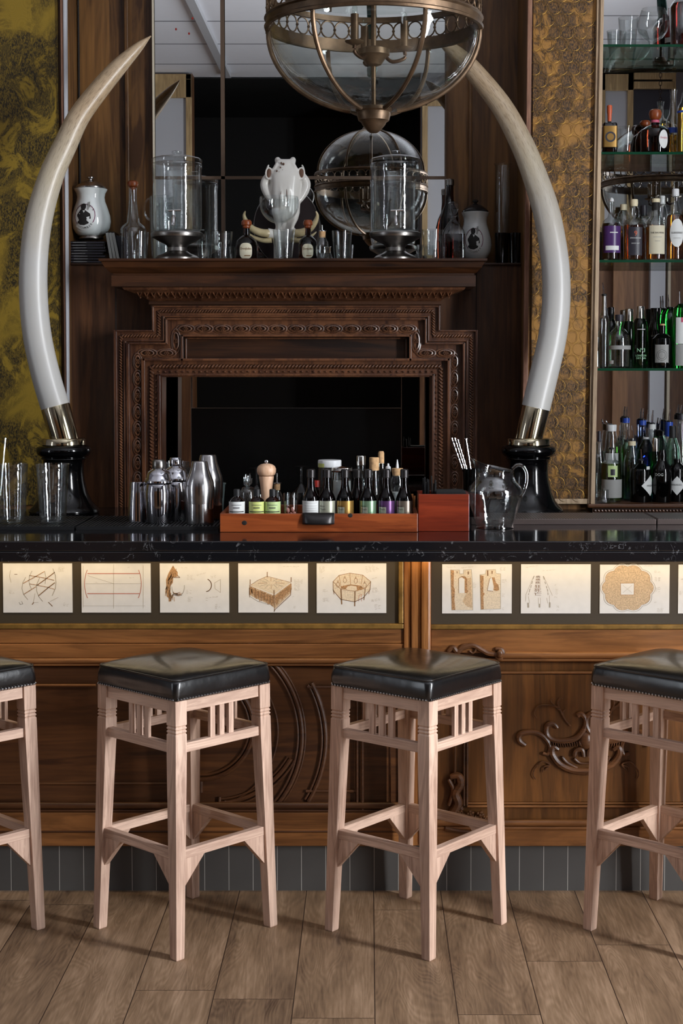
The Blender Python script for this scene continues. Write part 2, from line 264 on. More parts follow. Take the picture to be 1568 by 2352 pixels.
# ------------------------------------------------------------------ mesh builder
class B:
    def __init__(s): s.v = []; s.f = []
    def add(s, vs, fs):
        n = len(s.v); s.v += [tuple(v) for v in vs]; s.f += [tuple(i+n for i in f) for f in fs]; return s
    def box(s, x0, x1, y0, y1, z0, z1):
        return s.add([(x, y, z) for x in (x0, x1) for y in (y0, y1) for z in (z0, z1)],
                     [(0, 1, 3, 2), (4, 6, 7, 5), (0, 4, 5, 1), (2, 3, 7, 6), (0, 2, 6, 4), (1, 5, 7, 3)])
    def lathe(s, prof, seg=32, c=(0, 0, 0), a0=0, a1=2*PI):
        full = abs(a1-a0-2*PI) < 1e-6; n = seg if full else seg+1; vs = []; fs = []
        idx = []
        for r, z in prof:
            if r <= 1e-7 and full: idx.append([len(vs)]*n); vs.append((c[0], c[1], c[2]+z))
            else:
                idx.append(list(range(len(vs), len(vs)+n)))
                vs += [(c[0]+r*math.cos(a0+(a1-a0)*k/seg), c[1]+r*math.sin(a0+(a1-a0)*k/seg), c[2]+z) for k in range(n)]
        for i in range(len(prof)-1):
            for k in range(seg):
                k2 = (k+1) % n if full else k+1
                q = [idx[i][k], idx[i][k2], idx[i+1][k2], idx[i+1][k]]; u = []
                for t in q:
                    if t not in u: u.append(t)
                if len(u) > 2: fs.append(u)
        return s.add(vs, fs)
    def sweep(s, pts, rad, seg=8, flat=1.0, up=(0, 1, 0), closed=False, cap=True, square=False):
        pts = [Vector(p) for p in pts]; n = len(pts); U = Vector(up); vs = []; fs = []
        if not isinstance(rad, (list, tuple)): rad = [rad]*n
        for i, p in enumerate(pts):
            a = pts[(i-1) % n] if (i or closed) else p; b = pts[(i+1) % n] if (i < n-1 or closed) else p
            t = (b-a).normalized(); sd = t.cross(U)
            if sd.length < 1e-5: sd = t.cross(Vector((1, .01, 0)))
            sd.normalize(); u2 = sd.cross(t).normalized()
            for k in range(seg):
                an = 2*PI*k/seg+(PI/4 if square else 0); vs.append(p+sd*math.cos(an)*rad[i]+u2*math.sin(an)*rad[i]*flat)
        for i in range(n if closed else n-1):
            j = (i+1) % n
            for k in range(seg): fs.append((i*seg+k, i*seg+(k+1) % seg, j*seg+(k+1) % seg, j*seg+k))
        if cap and not closed: fs += [tuple(range(seg)), tuple(range((n-1)*seg, n*seg))]
        return s.add(vs, fs)
    def ell(s, c, r, seg=10, rings=6, rot=None):
        vs = [(0, 0, r[2])]; fs = []
        for i in range(1, rings):
            t = PI*i/rings
            vs += [(r[0]*math.sin(t)*math.cos(2*PI*k/seg), r[1]*math.sin(t)*math.sin(2*PI*k/seg), r[2]*math.cos(t)) for k in range(seg)]
        vs.append((0, 0, -r[2])); e = len(vs)-1
        for k in range(seg):
            k2 = (k+1) % seg; fs.append((0, 1+k, 1+k2)); fs.append((e, e-seg+k2, e-seg+k))
            for i in range(rings-2): a = 1+i*seg; fs.append((a+k, a+seg+k, a+seg+k2, a+k2))
        vs = [Vector(v) for v in vs]
        if rot: vs = [rot @ v for v in vs]
        return s.add([v+Vector(c) for v in vs], fs)
    def prism(s, pts, y0, y1):
        n = len(pts); return s.add([(x, y0, z) for x, z in pts]+[(x, y1, z) for x, z in pts],
            [tuple(range(n)), tuple(range(n, 2*n))]+[(i, (i+1) % n, (i+1) % n+n, i+n) for i in range(n)])
    def ribbon(s, pts, wd, y, th=0.0004):
        for a, b in zip(pts, pts[1:]):
            a = Vector((a[0], 0, a[1])); b = Vector((b[0], 0, b[1])); d = b-a
            if d.length < 1e-6: continue
            nrm = Vector((-d.z, 0, d.x)).normalized()*wd/2; e = d.normalized()*wd*.3; a = a-e; b = b+e
            q = [a+nrm, b+nrm, b-nrm, a-nrm]; s.add([(v.x, y, v.z) for v in q], [(0, 1, 2, 3)])
        return s
    def build(s, name, m, parent=None, smooth=True, bevel=0, ang=35, kind=None, loc=None):
        me = bpy.data.meshes.new(name); me.from_pydata(s.v, [], s.f)
        bm = bmesh.new(); bm.from_mesh(me); bmesh.ops.recalc_face_normals(bm, faces=bm.faces); bm.to_mesh(me); bm.free()
        me.materials.append(MT[m]); o = bpy.data.objects.new(name, me); C.objects.link(o)
        if smooth and len(me.polygons):
            me.polygons.foreach_set('use_smooth', [True]*len(me.polygons)); me.set_sharp_from_angle(angle=math.radians(ang))
        if bevel:
            bv = o.modifiers.new('edge', 'BEVEL'); bv.width = bevel; bv.segments = 2; bv.limit_method = 'ANGLE'; bv.angle_limit = .6
        if parent: o.parent = parent
        if kind: o['kind'] = kind
        if loc: o.location = loc
        return o
def tag(o, label, cat, group=None):
    o['label'] = label; o['category'] = cat
    if group: o['group'] = group
    return o
def thing(name, label, cat, loc=(0, 0, 0), rz=0, group=None):
    o = bpy.data.objects.new(name, None); C.objects.link(o); o.location = loc; o.rotation_euler = (0, 0, rz); o.empty_display_size = .05
    return tag(o, label, cat, group)
def box(name, m, x0, x1, y0, y1, z0, z1, parent=None, bevel=0, kind=None):
    return B().box(x0, x1, y0, y1, z0, z1).build(name, m, parent, False, bevel, kind=kind)
def pbox(name, m, px0, px1, py0, py1, D, th, parent=None, bevel=0, kind=None):
    "box whose front face at depth D fills the photograph's rectangle"
    z0, z1 = Z(py1, D), Z(py0, D); zm = (z0+z1)/2
    return box(name, m, X(px0, D, zm), X(px1, D, zm), D, D+th, z0, z1, parent, bevel, kind)
def smooth_pts(pts, k=6):
    out = []; n = len(pts)
    for i in range(n-1):
        p0 = Vector(pts[max(i-1, 0)]); p1 = Vector(pts[i]); p2 = Vector(pts[i+1]); p3 = Vector(pts[min(i+2, n-1)])
        for j in range(k):
            t = j/k; out.append(.5*((2*p1)+(p2-p0)*t+(2*p0-5*p1+4*p2-p3)*t*t+(3*p1-p0-3*p2+p3)*t**3))
    out.append(Vector(pts[-1])); return out
def text_geo(txt, size, align='CENTER'):
    cu = bpy.data.curves.new('t', 'FONT'); cu.body = txt; cu.size = size; cu.align_x = align; cu.align_y = 'CENTER'; cu.resolution_u = 2
    o = bpy.data.objects.new('t', cu); C.objects.link(o); dg = bpy.context.evaluated_depsgraph_get(); dg.update()
    me = bpy.data.meshes.new_from_object(o.evaluated_get(dg)); r = ([v.co.copy() for v in me.vertices], [tuple(p.vertices) for p in me.polygons])
    bpy.data.objects.remove(o); bpy.data.curves.remove(cu); bpy.data.meshes.remove(me); return r
def wrap_text(b, txt, size, r, z, ang=-PI/2, sx=1.0):
    v, f = text_geo(txt, size); b.add([(r*math.cos(ang+p.x*sx/r), r*math.sin(ang+p.x*sx/r), z+p.y) for p in v], f)
# ------------------------------------------------------------------ the room
CH = 4.48; YB = -3.05; YF = 6.15
UM, LM = 5.96, 5.80      # upper wall plane, lower panelling plane
PIER = 5.60; PIL = 5.74     # face of the right and of the left wallpapered pier
box('floor', 'oak_floor', LX-.3, RX+.3, YB-3, YF, -.05, 0, kind='structure')
box('ceiling', 'ceiling_boards', LX-.3, RX+.3, YB-3, YF+.2, CH, CH+.1, kind='structure')
def wall_x(name, x0, x1, *ops):
    b = B(); ya = YB-.2
    for y0, y1, z0, z1 in ops:
        b.box(x0, x1, ya, y0, 0, CH); b.box(x0, x1, y0, y1, 0, z0); b.box(x0, x1, y0, y1, z1, CH); ya = y1
    b.box(x0, x1, ya, YF+.2, 0, CH)
    b.build(name, 'wall_plaster', None, False, kind='structure')
wall_x('wall_right', RX, RX+.25, W3, WR); wall_x('wall_left', LX-.25, LX, WL)
def window(name, x, op, n, mrows):
    y0, y1, z0, z1 = op; b = B(); t = .05
    b.box(x-.04, x+.04, y0, y0+t, z0, z1); b.box(x-.04, x+.04, y1-t, y1, z0, z1); b.box(x-.04, x+.04, y0, y1, z0, z0+t); b.box(x-.04, x+.04, y0, y1, z1-t, z1)
    for i in range(1, n): yy = y0+(y1-y0)*i/n; b.box(x-.02, x+.02, yy-.02, yy+.02, z0, z1)
    for i in range(1, mrows): zz = z0+(z1-z0)*i/mrows; b.box(x-.02, x+.02, y0, y1, zz-.018, zz+.018)
    b.build(name, 'white_paint', None, False, kind='structure')
window('window_1', RX+.04, WR, 2, 5); window('window_2', LX-.04, WL, 1, 5); window('fill_window', RX+.04, W3, 3, 4)  # the last frame belongs to the added, unseen rear window
# wall behind the camera: dark opening, shutters and doors that the mirrors show
UD = 2*UM-YB             # unfolded depth of that wall in the big mirror
def bx(px): return X(px, UD, 2.6)
def bz(py): return Z(py, UD)
b = B(); ox0, ox1 = bx(443), bx(965)
b.box(LX, ox0, YB-.2, YB, 0, CH); b.box(ox1, RX, YB-.2, YB, 0, CH)
b.build('wall_front', 'far_wood', None, False, kind='structure')
b = B(); b.box(ox0-.4, ox1+.4, YB-2.6, YB-2.5, 0, CH); b.box(ox0-.5, ox0-.4, YB-2.5, YB-.2, 0, CH); b.box(ox1+.4, ox1+.5, YB-2.5, YB-.2, 0, CH)
b.box(ox0-.4, ox1+.4, YB-2.5, YB-.2, CH-.02, CH-.01); b.box(ox0-.4, ox1+.4, YB-2.5, YB-.2, .001, .01)
b.build('wall_front_recess', 'void', None, False, kind='structure')
def shutter(label, x0, x1, z0, z1, rail, pane='white_paint', wdt=.055, group='tan framed shutters'):
    t = thing('shutter', label, 'shutter', (0, 0, 0), 0, group); f = B(); y0, y1 = YB+.001, YB+.05
    f.box(x0, x0+wdt, y0, y1, z0, z1); f.box(x1-wdt, x1, y0, y1, z0, z1); f.box(x0, x1, y0, y1, z1-wdt, z1); f.box(x0, x1, y0, y1, z0, z0+wdt)
    for r in rail: f.box(x0, x1, y0, y1, r-.09, r+.09)
    f.build('shutter_frame', 'frame_tan', t, False, .004); box('shutter_panel', pane, x0+.02, x1-.02, y0, y0+.02, z0+.02, z1-.02, t)
b2 = B(); b2.box(LX, ox0, YB, YB+.004, bz(600), CH-.001); b2.box(ox1, RX, YB, YB+.004, bz(600), CH-.001)
b2.build('wall_front_upper', 'wall_plaster', None, False, kind='structure')
shutter('white shutter in a tan frame seen in the mirror behind the dispenser', bx(350)-.5, bx(443), bz(600), bz(172), [bz(205)])
shutter('narrow white shutter in a tan frame mirrored beside the dark doorway', bx(968), bx(1030)+.1, bz(600), bz(232), [])
UD2 = 2*5.86-YB
def cx2(px): return X(px, UD2, 2.6)
def cz2(py): return Z(py, UD2)
shutter('white panelled shutter mirrored behind the highest glass shelves', cx2(1372), cx2(1449), cz2(610), cz2(160), [cz2(188)])
t = thing('glazed_door', 'dark glazed door in a tan frame mirrored behind the bottle shelves', 'door', (0, 0, 0)); f = B()
for a, c_ in (((1449, 1541), (170, 185)), ((1449, 1541), (190, 206))): f.box(cx2(a[0]), cx2(a[1]), YB+.004, YB+.07, cz2(c_[1]), cz2(c_[0]))
f.box(cx2(1537), cx2(1545), YB+.004, YB+.06, cz2(610), cz2(155)); f.build('door_frame', 'frame_tan', t, False, .004)
box('door_glass', 'label_dark', cx2(1449), cx2(1540), YB+.004, YB+.02, cz2(610), cz2(155), t)
for i, (a, c_, mm) in enumerate(((1490, 1524, 'white_paint'), (1530, 1536, 'off_white'), (1405, 1452, 'far_wood'))):
    box('trim_%d' % (i+10), mm, cx2(a), cx2(c_), YB+.001, YB+.09, .0, cz2(612), kind='structure')
# conduit batten on the ceiling
box('trim_20', 'white_paint', -1.40, -1.33, YB, 5.3, CH-.05, CH, kind='structure')
# ---- wall behind the bar
ZL = 2.0                  # ledge height
ZC = 1.09                 # back counter height
PL, PR = X(158, PIL, 1.6), X(1207, PIER, 1.6)     # inner edges of the piers
PR2 = X(1368, PIER, 1.6)
b = B(); b.box(PL-.02, PR+.02, UM+.012, UM+.1, ZL-.1, CH); b.build('wall_back', 'wall_wood', None, False, kind='structure')
# wainscot with opening for the fireplace
fx0, fx1 = X(358, LM), X(1002, LM); fz1 = Z(845, LM)
b = B(); b.box(PL, fx0, LM, UM+.05, 0, ZL); b.box(fx1, PR, LM, UM+.05, 0, ZL); b.box(fx0, fx1, LM, UM+.05, fz1, ZL)
b.build('wall_back_lower', 'wall_wood_low', None, False, kind='structure')
# vertical battens and board joints on the upper panelling
def vstrip(name, px, w_, D, z0, z1, m, th=.012):
    xx = X(px, D, 2.2); box(name, m, xx-w_/2, xx+w_/2, D-th, D+.012, z0, z1, kind='structure', bevel=.003)
vstrip('trim_21', 294, .015, UM, ZL, CH, 'wall_wood'); vstrip('trim_22', 1079, .012, UM, ZL, CH, 'wall_wood'); vstrip('trim_23', 184, .004, UM, ZL, CH, 'black_matt', .001)
vstrip('trim_24', 264, .004, LM, ZC, ZL-.02, 'black_matt', .001); vstrip('trim_25', 1094, .004, LM, ZC, ZL-.02, 'black_matt', .001)
box('trim_26', 'mantel_wood', PL, X(350, LM), LM-.012, UM+.01, ZL-.004, ZL+.004, kind='structure', bevel=.002)
box('trim_27', 'mantel_wood', X(1000, LM), PR, LM-.012, UM+.01, ZL-.004, ZL+.004, kind='structure', bevel=.002)
# piers with wallpaper
b = B(); b.box(LX, PL, PIL+.01, YF, 0, CH); b.build('wall_back_left', 'wall_wood', None, False, kind='structure')
b = B(); b.box(PR, PR2, PIER+.01, YF, 0, CH); b.build('wall_back_right', 'wall_wood', None, False, kind='structure')
box('trim_28', 'wallpaper_olive', LX, X(141, PIL), PIL, PIL+.01, ZC, CH, kind='structure')
box('trim_29', 'wallpaper_gold', X(1220, PIER), X(1366, PIER), PIER, PIER+.01, Z(1148, PIER), CH, kind='structure')
def slant(name, m, x0t, x1t, x0b, x1b, yt, yb, D, th):
    "upright board, a touch out of plumb like the real one"
    zt, zb = Z(yt, D), Z(yb, D)
    q = [(X(x0b, D, zb), zb), (X(x1b, D, zb), zb), (X(x1t, D, zt), zt), (X(x0t, D, zt), zt)]
    return B().prism(q, D, D+th).build(name, m, None, False, .002, kind='structure')
slant('trim_30', 'trim_pink', 137, 150, 152, 158, -60, 1180, PIL-.02, .03)
slant('trim_31', 'white_paint', 144, 151, 155, 158.5, -60, 1180, PIL-.026, .03)
slant('trim_32', 'trim_pink', 1213, 1223, 1197, 1208, -60, 1180, PIER-.02, .03)
slant('trim_33', 'trim_wood', 1380, 1388, 1356, 1366, -60, 1158, PIER-.03, .04)
slant('trim_34', 'trim_wood', 1372, 1380, 1350, 1357, -60, 1158, PIER-.02, .03)
pbox('trim_35', 'trim_wood', 1222, 1364, 1146, 1158, PIER-.015, .025, kind='structure', bevel=.003)
# ---- gilt wire mesh of linked rings over the right wallpaper
b = B(); D = PIER-.012
for r in range(-2, 42):
    for c_ in range(-1, 6):
        px = 1228+c_*30.5+(15 if r % 2 else 0); py = -10+r*28.0; px += (1-py/1150.)*8-8
        if px < 1222 or px > 1362-14+(1-py/1150.)*13: continue
        cc = P(px, py, D); R_ = 14.6*mpp(D, cc.z)
        b.sweep([(cc.x+R_*math.cos(a*PI/9), cc.y+.004*math.sin(a*PI/9+.8), cc.z+R_*math.sin(a*PI/9)) for a in range(18)], .00065, 5, closed=True)
tag(b.build('wire_mesh', 'brass'), 'brass wire mesh of linked rings over the gold landscape wallpaper', 'mesh panel')
# ---- big mirror above the mantel
t = thing('wall_mirror', 'large aged mirror in several panes above the carved mantelpiece', 'mirror', (0, 0, 0))
def mpane(px0, px1, py0, py1, nm='mirror_pane', m='mirror', D=UM, y=.002): pbox(nm, m, px0, px1, py0, py1, D-y, .006, t)
mpane(356, 508, -80, 405); mpane(356, 508, 412, 597); mpane(517, 1021, -80, 405); mpane(517, 1021, 412, 597)
b = B()
for (x0, x1, y0, y1) in ((508, 517, -80, 597), (356, 1021, 405, 412), (1021, 1024, -80, 597)):
    b.box(X(x0, UM, 2.3), X(x1, UM, 2.3), UM-.006, UM+.004, Z(y1, UM), Z(y0, UM))
b.build('joint_strip', 'aged_lead', t, False)
b = B(); xx = X(354.5, UM, 2.4); b.box(xx-.003, xx+.003, UM-.02, UM+.01, ZL, CH-.02); b.build('mirror_edge', 'off_white', t, False)
# red flecks stuck on the mirror
b = B()
for (px, py) in ((442, 42), (404, 67), (434, 77)): c_ = P(px, py, UM-.0025); b.ell(c_, (.004, .0006, .005), 8, 4)
b.build('red_fleck', 'red', t)
# ------------------------------------------------------------------ mantelpiece
FM = 5.68
mt = thing('mantelpiece', 'dark carved oak mantelpiece with stepped frame around the fireplace', 'mantelpiece', (0, 0, 0))
def cornice(name, m, prof, xl, xr, yback):
    "profile: (front depth Y, z, extra half width) swept with mitred returns"
    b = B(); vs = []; n = len(prof)
    for (Y, z, e) in prof:
        vs += [(xl-e, yback, z), (xl-e, Y, z), (xr+e, Y, z), (xr+e, yback, z)]
    fs = []
    for i in range(n-1):
        for k in range(3): fs.append((i*4+k, i*4+k+1, i*4+4+k+1, i*4+4+k))
    fs.append((0, 1, 2, 3)); fs.append(tuple(4*(n-1)+k for k in (3, 2, 1, 0)))
    for i in range(n-1): fs.append((i*4, i*4+4, i*4+7, i*4+3))
    b.add(vs, fs); return b.build(name, m, mt, False)
def zc(py, D): return Z(py, D)
xl, xr = X(350, FM, 1.95), X(1006, FM, 1.95)
SF = 5.50
ext = lambda px: xl-X(px, SF+.05, 2.0)
cornice('mantel_shelf', 'mantel_wood', [(SF, ZL, .168), (SF, ZL-.008, .168), (SF+.012, ZL-.012, .160), (SF+.02, ZL-.03, .15), (SF+.038, ZL-.046, .135), (SF+.045, ZL-.05, .13)], xl, xr, UM-.01)
cornice('fascia', 'mantel_wood', [(SF+.052, ZL-.050, .125), (SF+.052, ZL-.056, .125), (SF+.045, ZL-.058, .13), (SF+.045, ZL-.098, .13), (SF+.06, ZL-.1, .11)], xl, xr, LM+.01)
cornice('ogee_molding', 'carved_wood', [(SF+.07, ZL-.1, .095), (SF+.075, ZL-.108, .09), (SF+.10, ZL-.118, .06), (SF+.125, ZL-.13, .03), (SF+.15, ZL-.142, .012), (SF+.16, ZL-.146, .008)], xl, xr, LM+.01)
b = B(); nO = 46                                                    # acanthus leaves on the ogee
for i in range(nO):
    xx = xl-.05+(xr-xl+.1)*(i+.5)/nO
    for s_ in (-1, 1): b.ell((xx+s_*.0035, SF+.108, ZL-.123), (.0028, .006, .017), 6, 5, Matrix.Rotation(.9, 3, 'X') @ Matrix.Rotation(s_*.35, 3, 'Y'))
    b.ell((xx, SF+.128, ZL-.134), (.0035, .004, .004), 6, 4)
b.build('leaf_carving', 'carved_wood', mt)
cornice('fillet', 'mantel_wood', [(FM-.016, ZL-.146, .012), (FM-.016, ZL-.158, .012), (FM-.008, ZL-.160, .006), (FM-.008, ZL-.168, .006)], xl, xr, LM+.01)
# stepped frame outline, mirrored about px 680
def stp(pts): return pts+[(1360-x, y) for x, y in reversed(pts)]
def path_px(pts, D): return [P(x, y, D) for x, y in pts]
# back plate of the frame
def plate(name, m, outl, inl, D, th):
    o_ = [(P(x, y, D).x, P(x, y, D).z) for x, y in outl]; i_ = [(P(x, y, D).x, P(x, y, D).z) for x, y in inl]
    n = len(o_); vs = [(x, D, z) for x, z in o_]+[(x, D, z) for x, z in i_]+[(x, D+th, z) for x, z in o_]+[(x, D+th, z) for x, z in i_]; fs = []
    for k in range(n-1):
        fs += [(k, k+1, n+k+1, n+k), (k, k+1, 2*n+k+1, 2*n+k), (n+k, n+k+1, 3*n+k+1, 3*n+k)]
    return B().add(vs, fs).build(name, m, mt, False)
YBm = 1179.5
outer = stp([(265, YBm), (265, 758), (350, 758), (350, 696)]); 
inner0 = stp([(300, YBm), (300, 792), (386, 792), (386, 736)])
plate('outer_frame', 'frame_wood', outer, inner0, FM, .13)
inner1 = stp([(331, YBm), (331, 826), (418, 826), (418, 770)])
plate('middle_frame', 'frame_wood', inner0, inner1, FM+.012, .12)
in2 = stp([(372, YBm), (372, 866), (372, 866), (372, 866)])
o2 = stp([(331, YBm), (331, 826), (418, 826), (418, 826)])
plate('inner_frame', 'frame_wood', o2, in2, FM+.02, .12)
pbox('frieze_panel', 'mantel_wood', 418, 942, 768, 830, FM+.05, .06, mt)
# square-edged fillets following the frame
def fillet_run(b, pts, D, w_, dep):
    q = path_px(pts, D)
    for a, c_ in zip(q, q[1:]):
        x0, x1 = sorted((a.x, c_.x)); z0, z1 = sorted((a.z, c_.z)); b.box(x0-w_, x1+w_, D-dep, D+.01, z0-w_, z1+w_)
b = B()
for off, dd in ((0, 0), (22, .0), (35, .0), (52, .012)):
    pass
fillet_run(b, stp([(267, YBm), (267, 760), (352, 760), (352, 704)]), FM, .0028, .014)
fillet_run(b, stp([(289, YBm), (289, 783), (377, 783), (377, 727)]), FM, .0022, .012)
fillet_run(b, stp([(296, YBm), (296, 789), (383, 789), (383, 733)]), FM, .0028, .018)
fillet_run(b, stp([(330, YBm), (330, 826), (418, 826)]), FM, .0045, .006)
fillet_run(b, stp([(418, 826), (418, 771)]), FM, .004, .004)
fillet_run(b, stp([(366, YBm), (366, 861)]), FM+.015, .0035, .008)
fillet_run(b, stp([(427, 826), (427, 777)]), FM+.04, .003, .006)
b.build('fillet_molding', 'frame_wood', mt, False, .0012)
def runs(pts, D, pitch):
    "yield (point, angle) spaced along straight runs"
    q = path_px(pts, D)
    for a, c_ in zip(q, q[1:]):
        d = c_-a; n = max(1, int(round(d.length/pitch)))
        for i in range(n): yield a+d*((i+.5)/n), math.atan2(d.z, d.x)
def rope(b, pts, D, pitch, L_, R_, dep):
    for p, an in runs(pts, D, pitch): b.ell((p.x, D, p.z), (L_, dep, R_), 7, 5, Matrix.Rotation(-an-.75, 3, 'Y'))
b = B(); rope(b, stp([(278, YBm), (278, 772), (365, 772), (365, 715)]), FM-.001, .0105, .0105, .0042, .009)
b.build('rope_carving', 'carved_wood', mt)
b = B()
ring_pts = stp([(316, YBm+20), (316, 811), (404, 811), (404, 755)])
q = path_px(ring_pts, FM+.008)
for a, c_ in zip(q, q[1:]):                                          # guilloche: oval rings with a rosette in each
    d = c_-a; hor = abs(d.x) > abs(d.z); n = max(1, int(round(abs(d.length)/.0665)))
    if d.length < .16: n = 1 if d.length < .1 else 2
    for i in range(n):
        p = a+d*((i+.5)/n); L_ = d.length/n*.5; W_ = .0155; R1 = (L_, W_) if hor else (W_, L_)
        for k_ in (1.0, .66):
            b.sweep([(p.x+R1[0]*k_*math.cos(u*PI/8), FM+.010-(.004 if k_ < 1 else 0), p.z+R1[1]*k_*math.sin(u*PI/8)) for u in range(16)], .0034, 5, closed=True)
        for u in range(6): b.ell((p.x+.0065*math.cos(u*PI/3), FM+.004, p.z+.0065*math.sin(u*PI/3)), (.0034, .004, .0034), 5, 4)
        b.ell((p.x, FM+.002, p.z), (.003, .005, .003), 6, 4)
b.build('guilloche_carving', 'carved_wood', mt)
b = B(); pts3 = stp([(348, YBm), (348, 842)])
rope(b, pts3, FM+.018, .013, .0125, .0058, .012)
for p, an in runs(stp([(359, YBm), (359, 854)]), FM+.018, .022): b.ell((p.x, FM+.018, p.z), (.0042, .009, .0042), 6, 4)
b.build('leaf_and_bead_carving', 'carved_wood', mt)
# fireplace mirror and the black board standing in it
box('wall_back_fireplace', 'black_matt', fx0-.02, fx1+.02, UM+.06, UM+.1, 0, fz1+.05, kind='structure')
box('trim_36', 'black_matt', fx0-.02, fx0, LM+.02, UM+.06, ZC, fz1, kind='structure'); box('trim_37', 'black_matt', fx1, fx1+.02, LM+.02, UM+.06, ZC, fz1, kind='structure')
t = thing('fireplace_mirror', 'dark mirror filling the fireplace opening behind the bottles', 'mirror', (0, 0, 0))
pbox('mirror_glass', 'mirror_dark', 362, 998, 850, 1188, UM+.04, .008, t)
t = thing('fire_board', 'plain black board with a thin silver edge inside the fireplace', 'board', (0, 0, 0))
pbox('board', 'screen_black', 439, 921, 938, 1188, UM+.02, .012, t)
b = B()
for (x0, x1, y0, y1) in ((437.5, 439, 866, 1188), (921, 922.5, 866, 1188), (438, 922, 936.6, 938)):
    zz = UM+.018; b.box(X(x0, zz, 1.5), X(x1, zz, 1.5), zz, zz+.01, Z(y1, zz), Z(y0, zz))
b.build('board_edging', 'steel', t, False)
# ------------------------------------------------------------------ back counter
t = thing('back_counter', 'dark back counter running along the wall under the mantelpiece', 'counter', (0, 0, 0))
box('counter_top', 'black_lacquer', LX+.01, X(1352, 5.5), 5.08, PIER-.03, ZC-.03, ZC, t, .003); box('counter_base', 'wall_wood_low', LX+.01, X(1352, 5.5), 5.12, PIER-.03, 0, ZC-.03, t)
box('counter_infill', 'black_lacquer', PL+.005, PR-.005, PIER-.03, FM-.03, ZC-.03, ZC, t)
# ------------------------------------------------------------------ bottle cabinet on the right
CB = 5.86; CF = 5.62
t = thing('bottle_cabinet', 'mirrored bottle cabinet with carved base moulding and pale edge', 'cabinet', (0, 0, 0))
x0, x1 = X(1350, 5.58), RX-.02
box('cabinet_base', 'bar_wood_shaded', x0, x1, 5.56, CB+.02, Z(1167, 5.56), Z(1158, 5.56), t, .004)
box('cabinet_plinth', 'mantel_wood', x0+.02, x1, 5.58, CB+.02, 0, Z(1167, 5.56), t)
b = B(); n = 90
for i in range(n): b.ell((x0+.03+i*.0125, 5.577, Z(1173, 5.577)), (.006, .005, .004), 6, 4, Matrix.Rotation(.6, 3, 'Y'))
b.build('carved_molding', 'carved_wood', t)
box('cabinet_mirror', 'mirror', PR2-.01, x1, CB, CB+.008, Z(1158, 5.56), CH-.02, t)
b = B(); b.box(PR2-.012, x1+.01, CB+.01, CB+.1, 0, CH); b.build('wall_back_cabinet', 'wall_wood', None, False, kind='structure')
SH = {}
for k_, (py, nm) in enumerate(((105, 'topmost green-edged glass shelf with tumblers and a balloon glass'), (352, 'green-edged glass shelf carrying squat brown and amber bottles'),
                               (600, 'green-edged glass shelf carrying whisky bottles'), (849, 'lowest green-edged glass shelf carrying gin bottles'))):
    z = Z(py-3, CF); SH[k_] = z
    s_ = thing('glass_shelf', nm, 'shelf', (0, 0, 0), 0, 'glass shelves of the bottle cabinet')
    box('shelf_glass', 'glass_shelf', PR2+.002, x1-.01, CF+.001, CB-.002, z-.009, z, s_); box('shelf_front', 'shelf_edge', PR2+.002, x1-.01, CF-.002, CF+.0005, z-.009, z, s_)
SH[4] = Z(1158, 5.56)
# ------------------------------------------------------------------ bar counter
BF = 4.30; ZT = Z(1243, BF); ZT0 = Z(1291, BF); BBK = 4.98
t = thing('bar_countertop', 'long polished black marble countertop with pale veins', 'countertop', (0, 0, 0))
zs = (ZT+ZT0)/2
box('upper_slab', 'marble_black', LX+.02, RX-.02, BF, BBK, zs+.0006, ZT, t, .003); box('lower_slab', 'marble_black', LX+.02, RX-.02, BF+.0015, BBK, ZT0, zs, t, .003)
t = thing('bar_counter', 'carved walnut bar with a band of mounted drawings below the black countertop', 'bar counter', (0, 0, 0)); bar = t
YP = 4.595
box('carcass', 'bar_wood_shaded', LX+.02, RX-.02, YP+.02, BBK-.04, Z(1943, YP), ZT0, t); box('plinth_core', 'black_matt', LX+.02, RX-.02, 4.66, BBK-.04, .001, Z(1943, YP), t)
def pb(name, m, px0, px1, py0, py1, D=YP, th=.03, bevel=.003): return pbox(name, m, px0, px1, py0, py1, D, th, bar, bevel)
pb('display_board', 'display_board', -900, 916, 1285, 1434, YP+.004, .02, 0); pb('display_board', 'display_board', 990, 3400, 1285, 1436, YP+.004, .02, 0)
pb('gilt_frame', 'gilt', -900, 927, 1433, 1445, YP-.006); pb('gilt_frame', 'gilt', 915, 926.5, 1285, 1433, YP-.006); pb('gilt_frame', 'gilt', 989, 3400, 1435, 1446, YP-.006)
pb('pilaster', 'pilaster_wood', 927, 943, 1285, 1943, YP-.008); pb('pilaster', 'pilaster_wood', 944, 966, 1285, 1943, YP-.016); pb('pilaster', 'pilaster_wood', 967, 989, 1285, 1943, YP-.028, .05, .008)
# upper rails
pb('top_rail', 'bar_wood', -900, 927, 1445, 1478, YP); pb('top_rail', 'bar_wood', -900, 927, 1479, 1512, YP-.002); pb('top_rail', 'bar_wood', 989, 3400, 1446, 1500, YP)
def hmould(name, px0, px1, py, r, m='bar_wood', D=YP):
    z = Z(py, D); B().sweep([(X(px0, D, z), D, z), (X(px1, D, z), D, z)], r, 12, 1).build(name, m, bar)
for (a, c_, py, r) in ((-900, 927, 1518, .009), (-900, 927, 1527, .004), (1150, 3400, 1505, .011), (1060, 3400, 1516, .005), (-900, 220, 1574, .004), (-900, 927, 1850, .011), (-900, 927, 1862, .005), (-900, 927, 1910, .004), (989, 3400, 1890, .011), (989, 3400, 1902, .006),
                    (1073, 3400, 1852, .004), (1073, 3400, 1845, .003), (989, 3400, 1545, .004)):
    hmould('rail_molding', a, c_, py, r, 'bar_wood' if a > 900 or py < 1600 else 'bar_wood_shaded')
